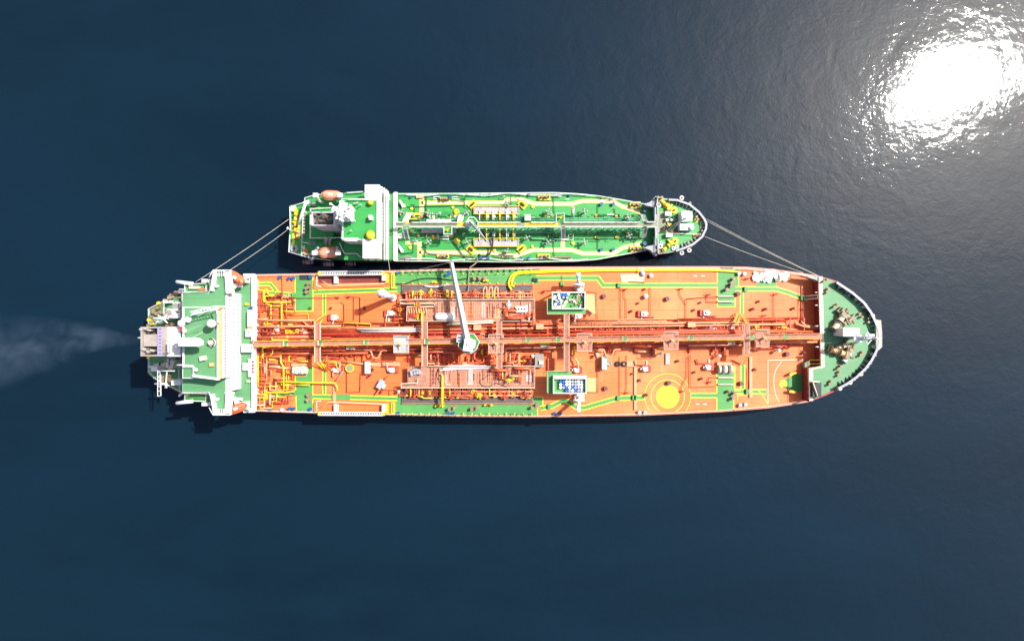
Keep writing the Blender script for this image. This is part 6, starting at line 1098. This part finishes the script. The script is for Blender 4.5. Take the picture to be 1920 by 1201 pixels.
# heap of white canvas and rope by the forecastle break
random.seed(3)
for gi, (cx_, cy_, rx, ry, n_, lab) in enumerate(((1440, 517, 16, 9, 34, 'large heap of white rope and canvas by the upper rail'), (1466, 518, 12, 6, 22, 'heap of white canvas bags nearest the forecastle step'), (1417, 518, 4, 9, 12, 'narrow strip of white rope leading off the heap'))):
    mb = MB()
    for i in range(n_):
        t = random.uniform(0, 6.28); q = math.sqrt(random.random()); p = W(cx_ + rx * q * math.cos(t), cy_ + ry * q * math.sin(t), ZD + .4)
        if i % 3: mb.torus((p.x, p.y, ZD + .15 + random.uniform(0, .5)), random.uniform(.3, .7), random.uniform(.12, .22), 10, 5)
        else:
            b_ = []; s = random.uniform(.4, 1.0); h = random.uniform(.4, .9)
            mb.lathe((p.x, p.y, ZD + .06), [(s, 0), (s * .9, h * .6), (s * .5, h)], 7)
    o = tag(part('rope_heap', mb, 'rope_white', None), lab, 'rope heap', 'heaps of rope by the upper rail', 'stuff')
for x, y, a_, lb_ in ((1435, 521, .8, 'small rusty rack on the left side of the white rope heap'), (1459, 525, .2, 'small rusty rack below the white canvas bags'), (1462, 519, 1.5, 'small rusty rack in the middle of the white canvas bags')):
    p = W(x, y, ZD + 1); mb = MB(); rotbox(mb, (0, 0), 1.5, .5, .3, .9, 0); mb.box(-.6, -.5, 0, -.4, .5, .3); mb.box(.4, -.5, 0, .6, .5, .3); tag(place('tool_rack', mesh('tool_rack', mb, 'rust_steel'), None, (p.x, p.y, ZD), a_), lb_, 'rack', 'racks among the rope')
# a bundle of gear by the rail at the white spill
p = W(1200, 508, ZD + .5); 
for i, (x, y, mt, lab) in enumerate(((1196, 506, 'yellow_pipe', 'yellow deck bag at the upper rail beside the hose'), (1204, 507, 'off_white', 'pale deck bag at the upper rail beside the hose'), (1205, 513, 'blue_grey', 'grey blue bag just inside the upper rail'))):
    p = W(x, y, ZD + .5); tag(part('deck_bag', MB().lathe((p.x, p.y, ZD + .1), [(.7, 0), (.8, .3), (.5, .7), (.2, .8)], 10), mt, None, True), lab, 'bag', 'bags at the upper rail')
for x, y, lab in ((1004, 524, 'dark box beside the yellow hose end on the green strip'), ):
    p = W(x, y, ZD + .8); mb = MB(); rotbox(mb, (0, 0), 1.5, .9, 0, .7, -.3); rotbox(mb, (0, .1), 1.0, .2, .7, .8, -.3); tag(place('tool_chest', mesh('tool_chest', mb, 'dark'), None, (p.x, p.y, ZD + .05)), lab, 'chest')
# ---- smoke drifting from the funnel of the large tanker
a = W(262, 640, 29)
sm = MB(); st = [(0, 1.6, 0), (6, 2.2, .8), (14, 4.5, 1.0), (26, 9, -1.5), (42, 14, -6), (64, 18, -11), (90, 22, -16)]
vs = []; fs = []; nn = 14
for d, r, dy in st:
    for i in range(nn): q = 6.2832 * i / nn; vs.append((a.x - d, a.y + dy + r * math.cos(q), 29.5 + r * .55 * math.sin(q) - d * .03))
for i in range(len(st) - 1):
    for j in range(nn): p_, q_ = i * nn + j, i * nn + (j + 1) % nn; fs.append((p_, p_ + nn, q_ + nn, q_))
fs += [tuple(range(nn)), tuple((len(st) - 1) * nn + i for i in range(nn - 1, -1, -1))]
m = bpy.data.materials.new('smoke'); m.use_nodes = True; t = m.node_tree; N = t.nodes; L = t.links; N.remove(N['Principled BSDF'])
pv = N.new('ShaderNodeVolumePrincipled'); pv.inputs['Color'].default_value = (.42, .56, .80, 1); L.new(pv.outputs[0], N['Material Output'].inputs['Volume'])
g = N.new('ShaderNodeNewGeometry'); nz = N.new('ShaderNodeTexNoise'); nz.inputs['Scale'].default_value = .16; nz.inputs['Detail'].default_value = 5; nz.inputs['Roughness'].default_value = .62; nz.inputs['Distortion'].default_value = .6; L.new(g.outputs['Position'], nz.inputs['Vector'])
r1 = N.new('ShaderNodeMapRange'); r1.inputs[1].default_value = .40; r1.inputs[2].default_value = .75; r1.inputs[3].default_value = 0; r1.inputs[4].default_value = 1; L.new(nz.outputs['Fac'], r1.inputs[0])
sx = N.new('ShaderNodeSeparateXYZ'); L.new(g.outputs['Position'], sx.inputs[0])
r2 = N.new('ShaderNodeMapRange'); r2.inputs[1].default_value = a.x - 88; r2.inputs[2].default_value = a.x; r2.inputs[3].default_value = .0; r2.inputs[4].default_value = .27; L.new(sx.outputs[0], r2.inputs[0])
def mth(op, a_, b_):
    x_ = N.new('ShaderNodeMath'); x_.operation = op
    for i_, v_ in enumerate((a_, b_)):
        if isinstance(v_, (int, float)): x_.inputs[i_].default_value = v_
        else: L.new(v_, x_.inputs[i_])
    return x_.outputs[0]
dd = mth('SUBTRACT', a.x, sx.outputs[0]); cy_s = mth('ADD', mth('MULTIPLY', mth('MULTIPLY', dd, dd), -.0026), a.y + .9); rad = mth('ADD', mth('MULTIPLY', dd, .24), 1.6)
off_ = mth('DIVIDE', mth('SUBTRACT', sx.outputs[1], cy_s), rad); fall = mth('MAXIMUM', mth('SUBTRACT', 1.0, mth('MULTIPLY', off_, off_)), 0.0)
zof = mth('DIVIDE', mth('SUBTRACT', sx.outputs[2], 29.0), rad); fall = mth('MULTIPLY', fall, mth('MAXIMUM', mth('SUBTRACT', 1.0, mth('MULTIPLY', mth('MULTIPLY', zof, zof), 3.0)), 0.0))
mm = N.new('ShaderNodeMath'); mm.operation = 'MULTIPLY'; L.new(r1.outputs[0], mm.inputs[0]); L.new(mth('MULTIPLY', r2.outputs[0], r2.outputs[0]), mm.inputs[1]); L.new(mth('MULTIPLY', mm.outputs[0], fall), pv.inputs['Density'])
M['smoke_gas'] = m
tag(part('smoke', MB().add(vs, fs), 'smoke_gas', None), 'thin bluish smoke drifting astern from the larger tanker funnel', 'smoke', kind='stuff')
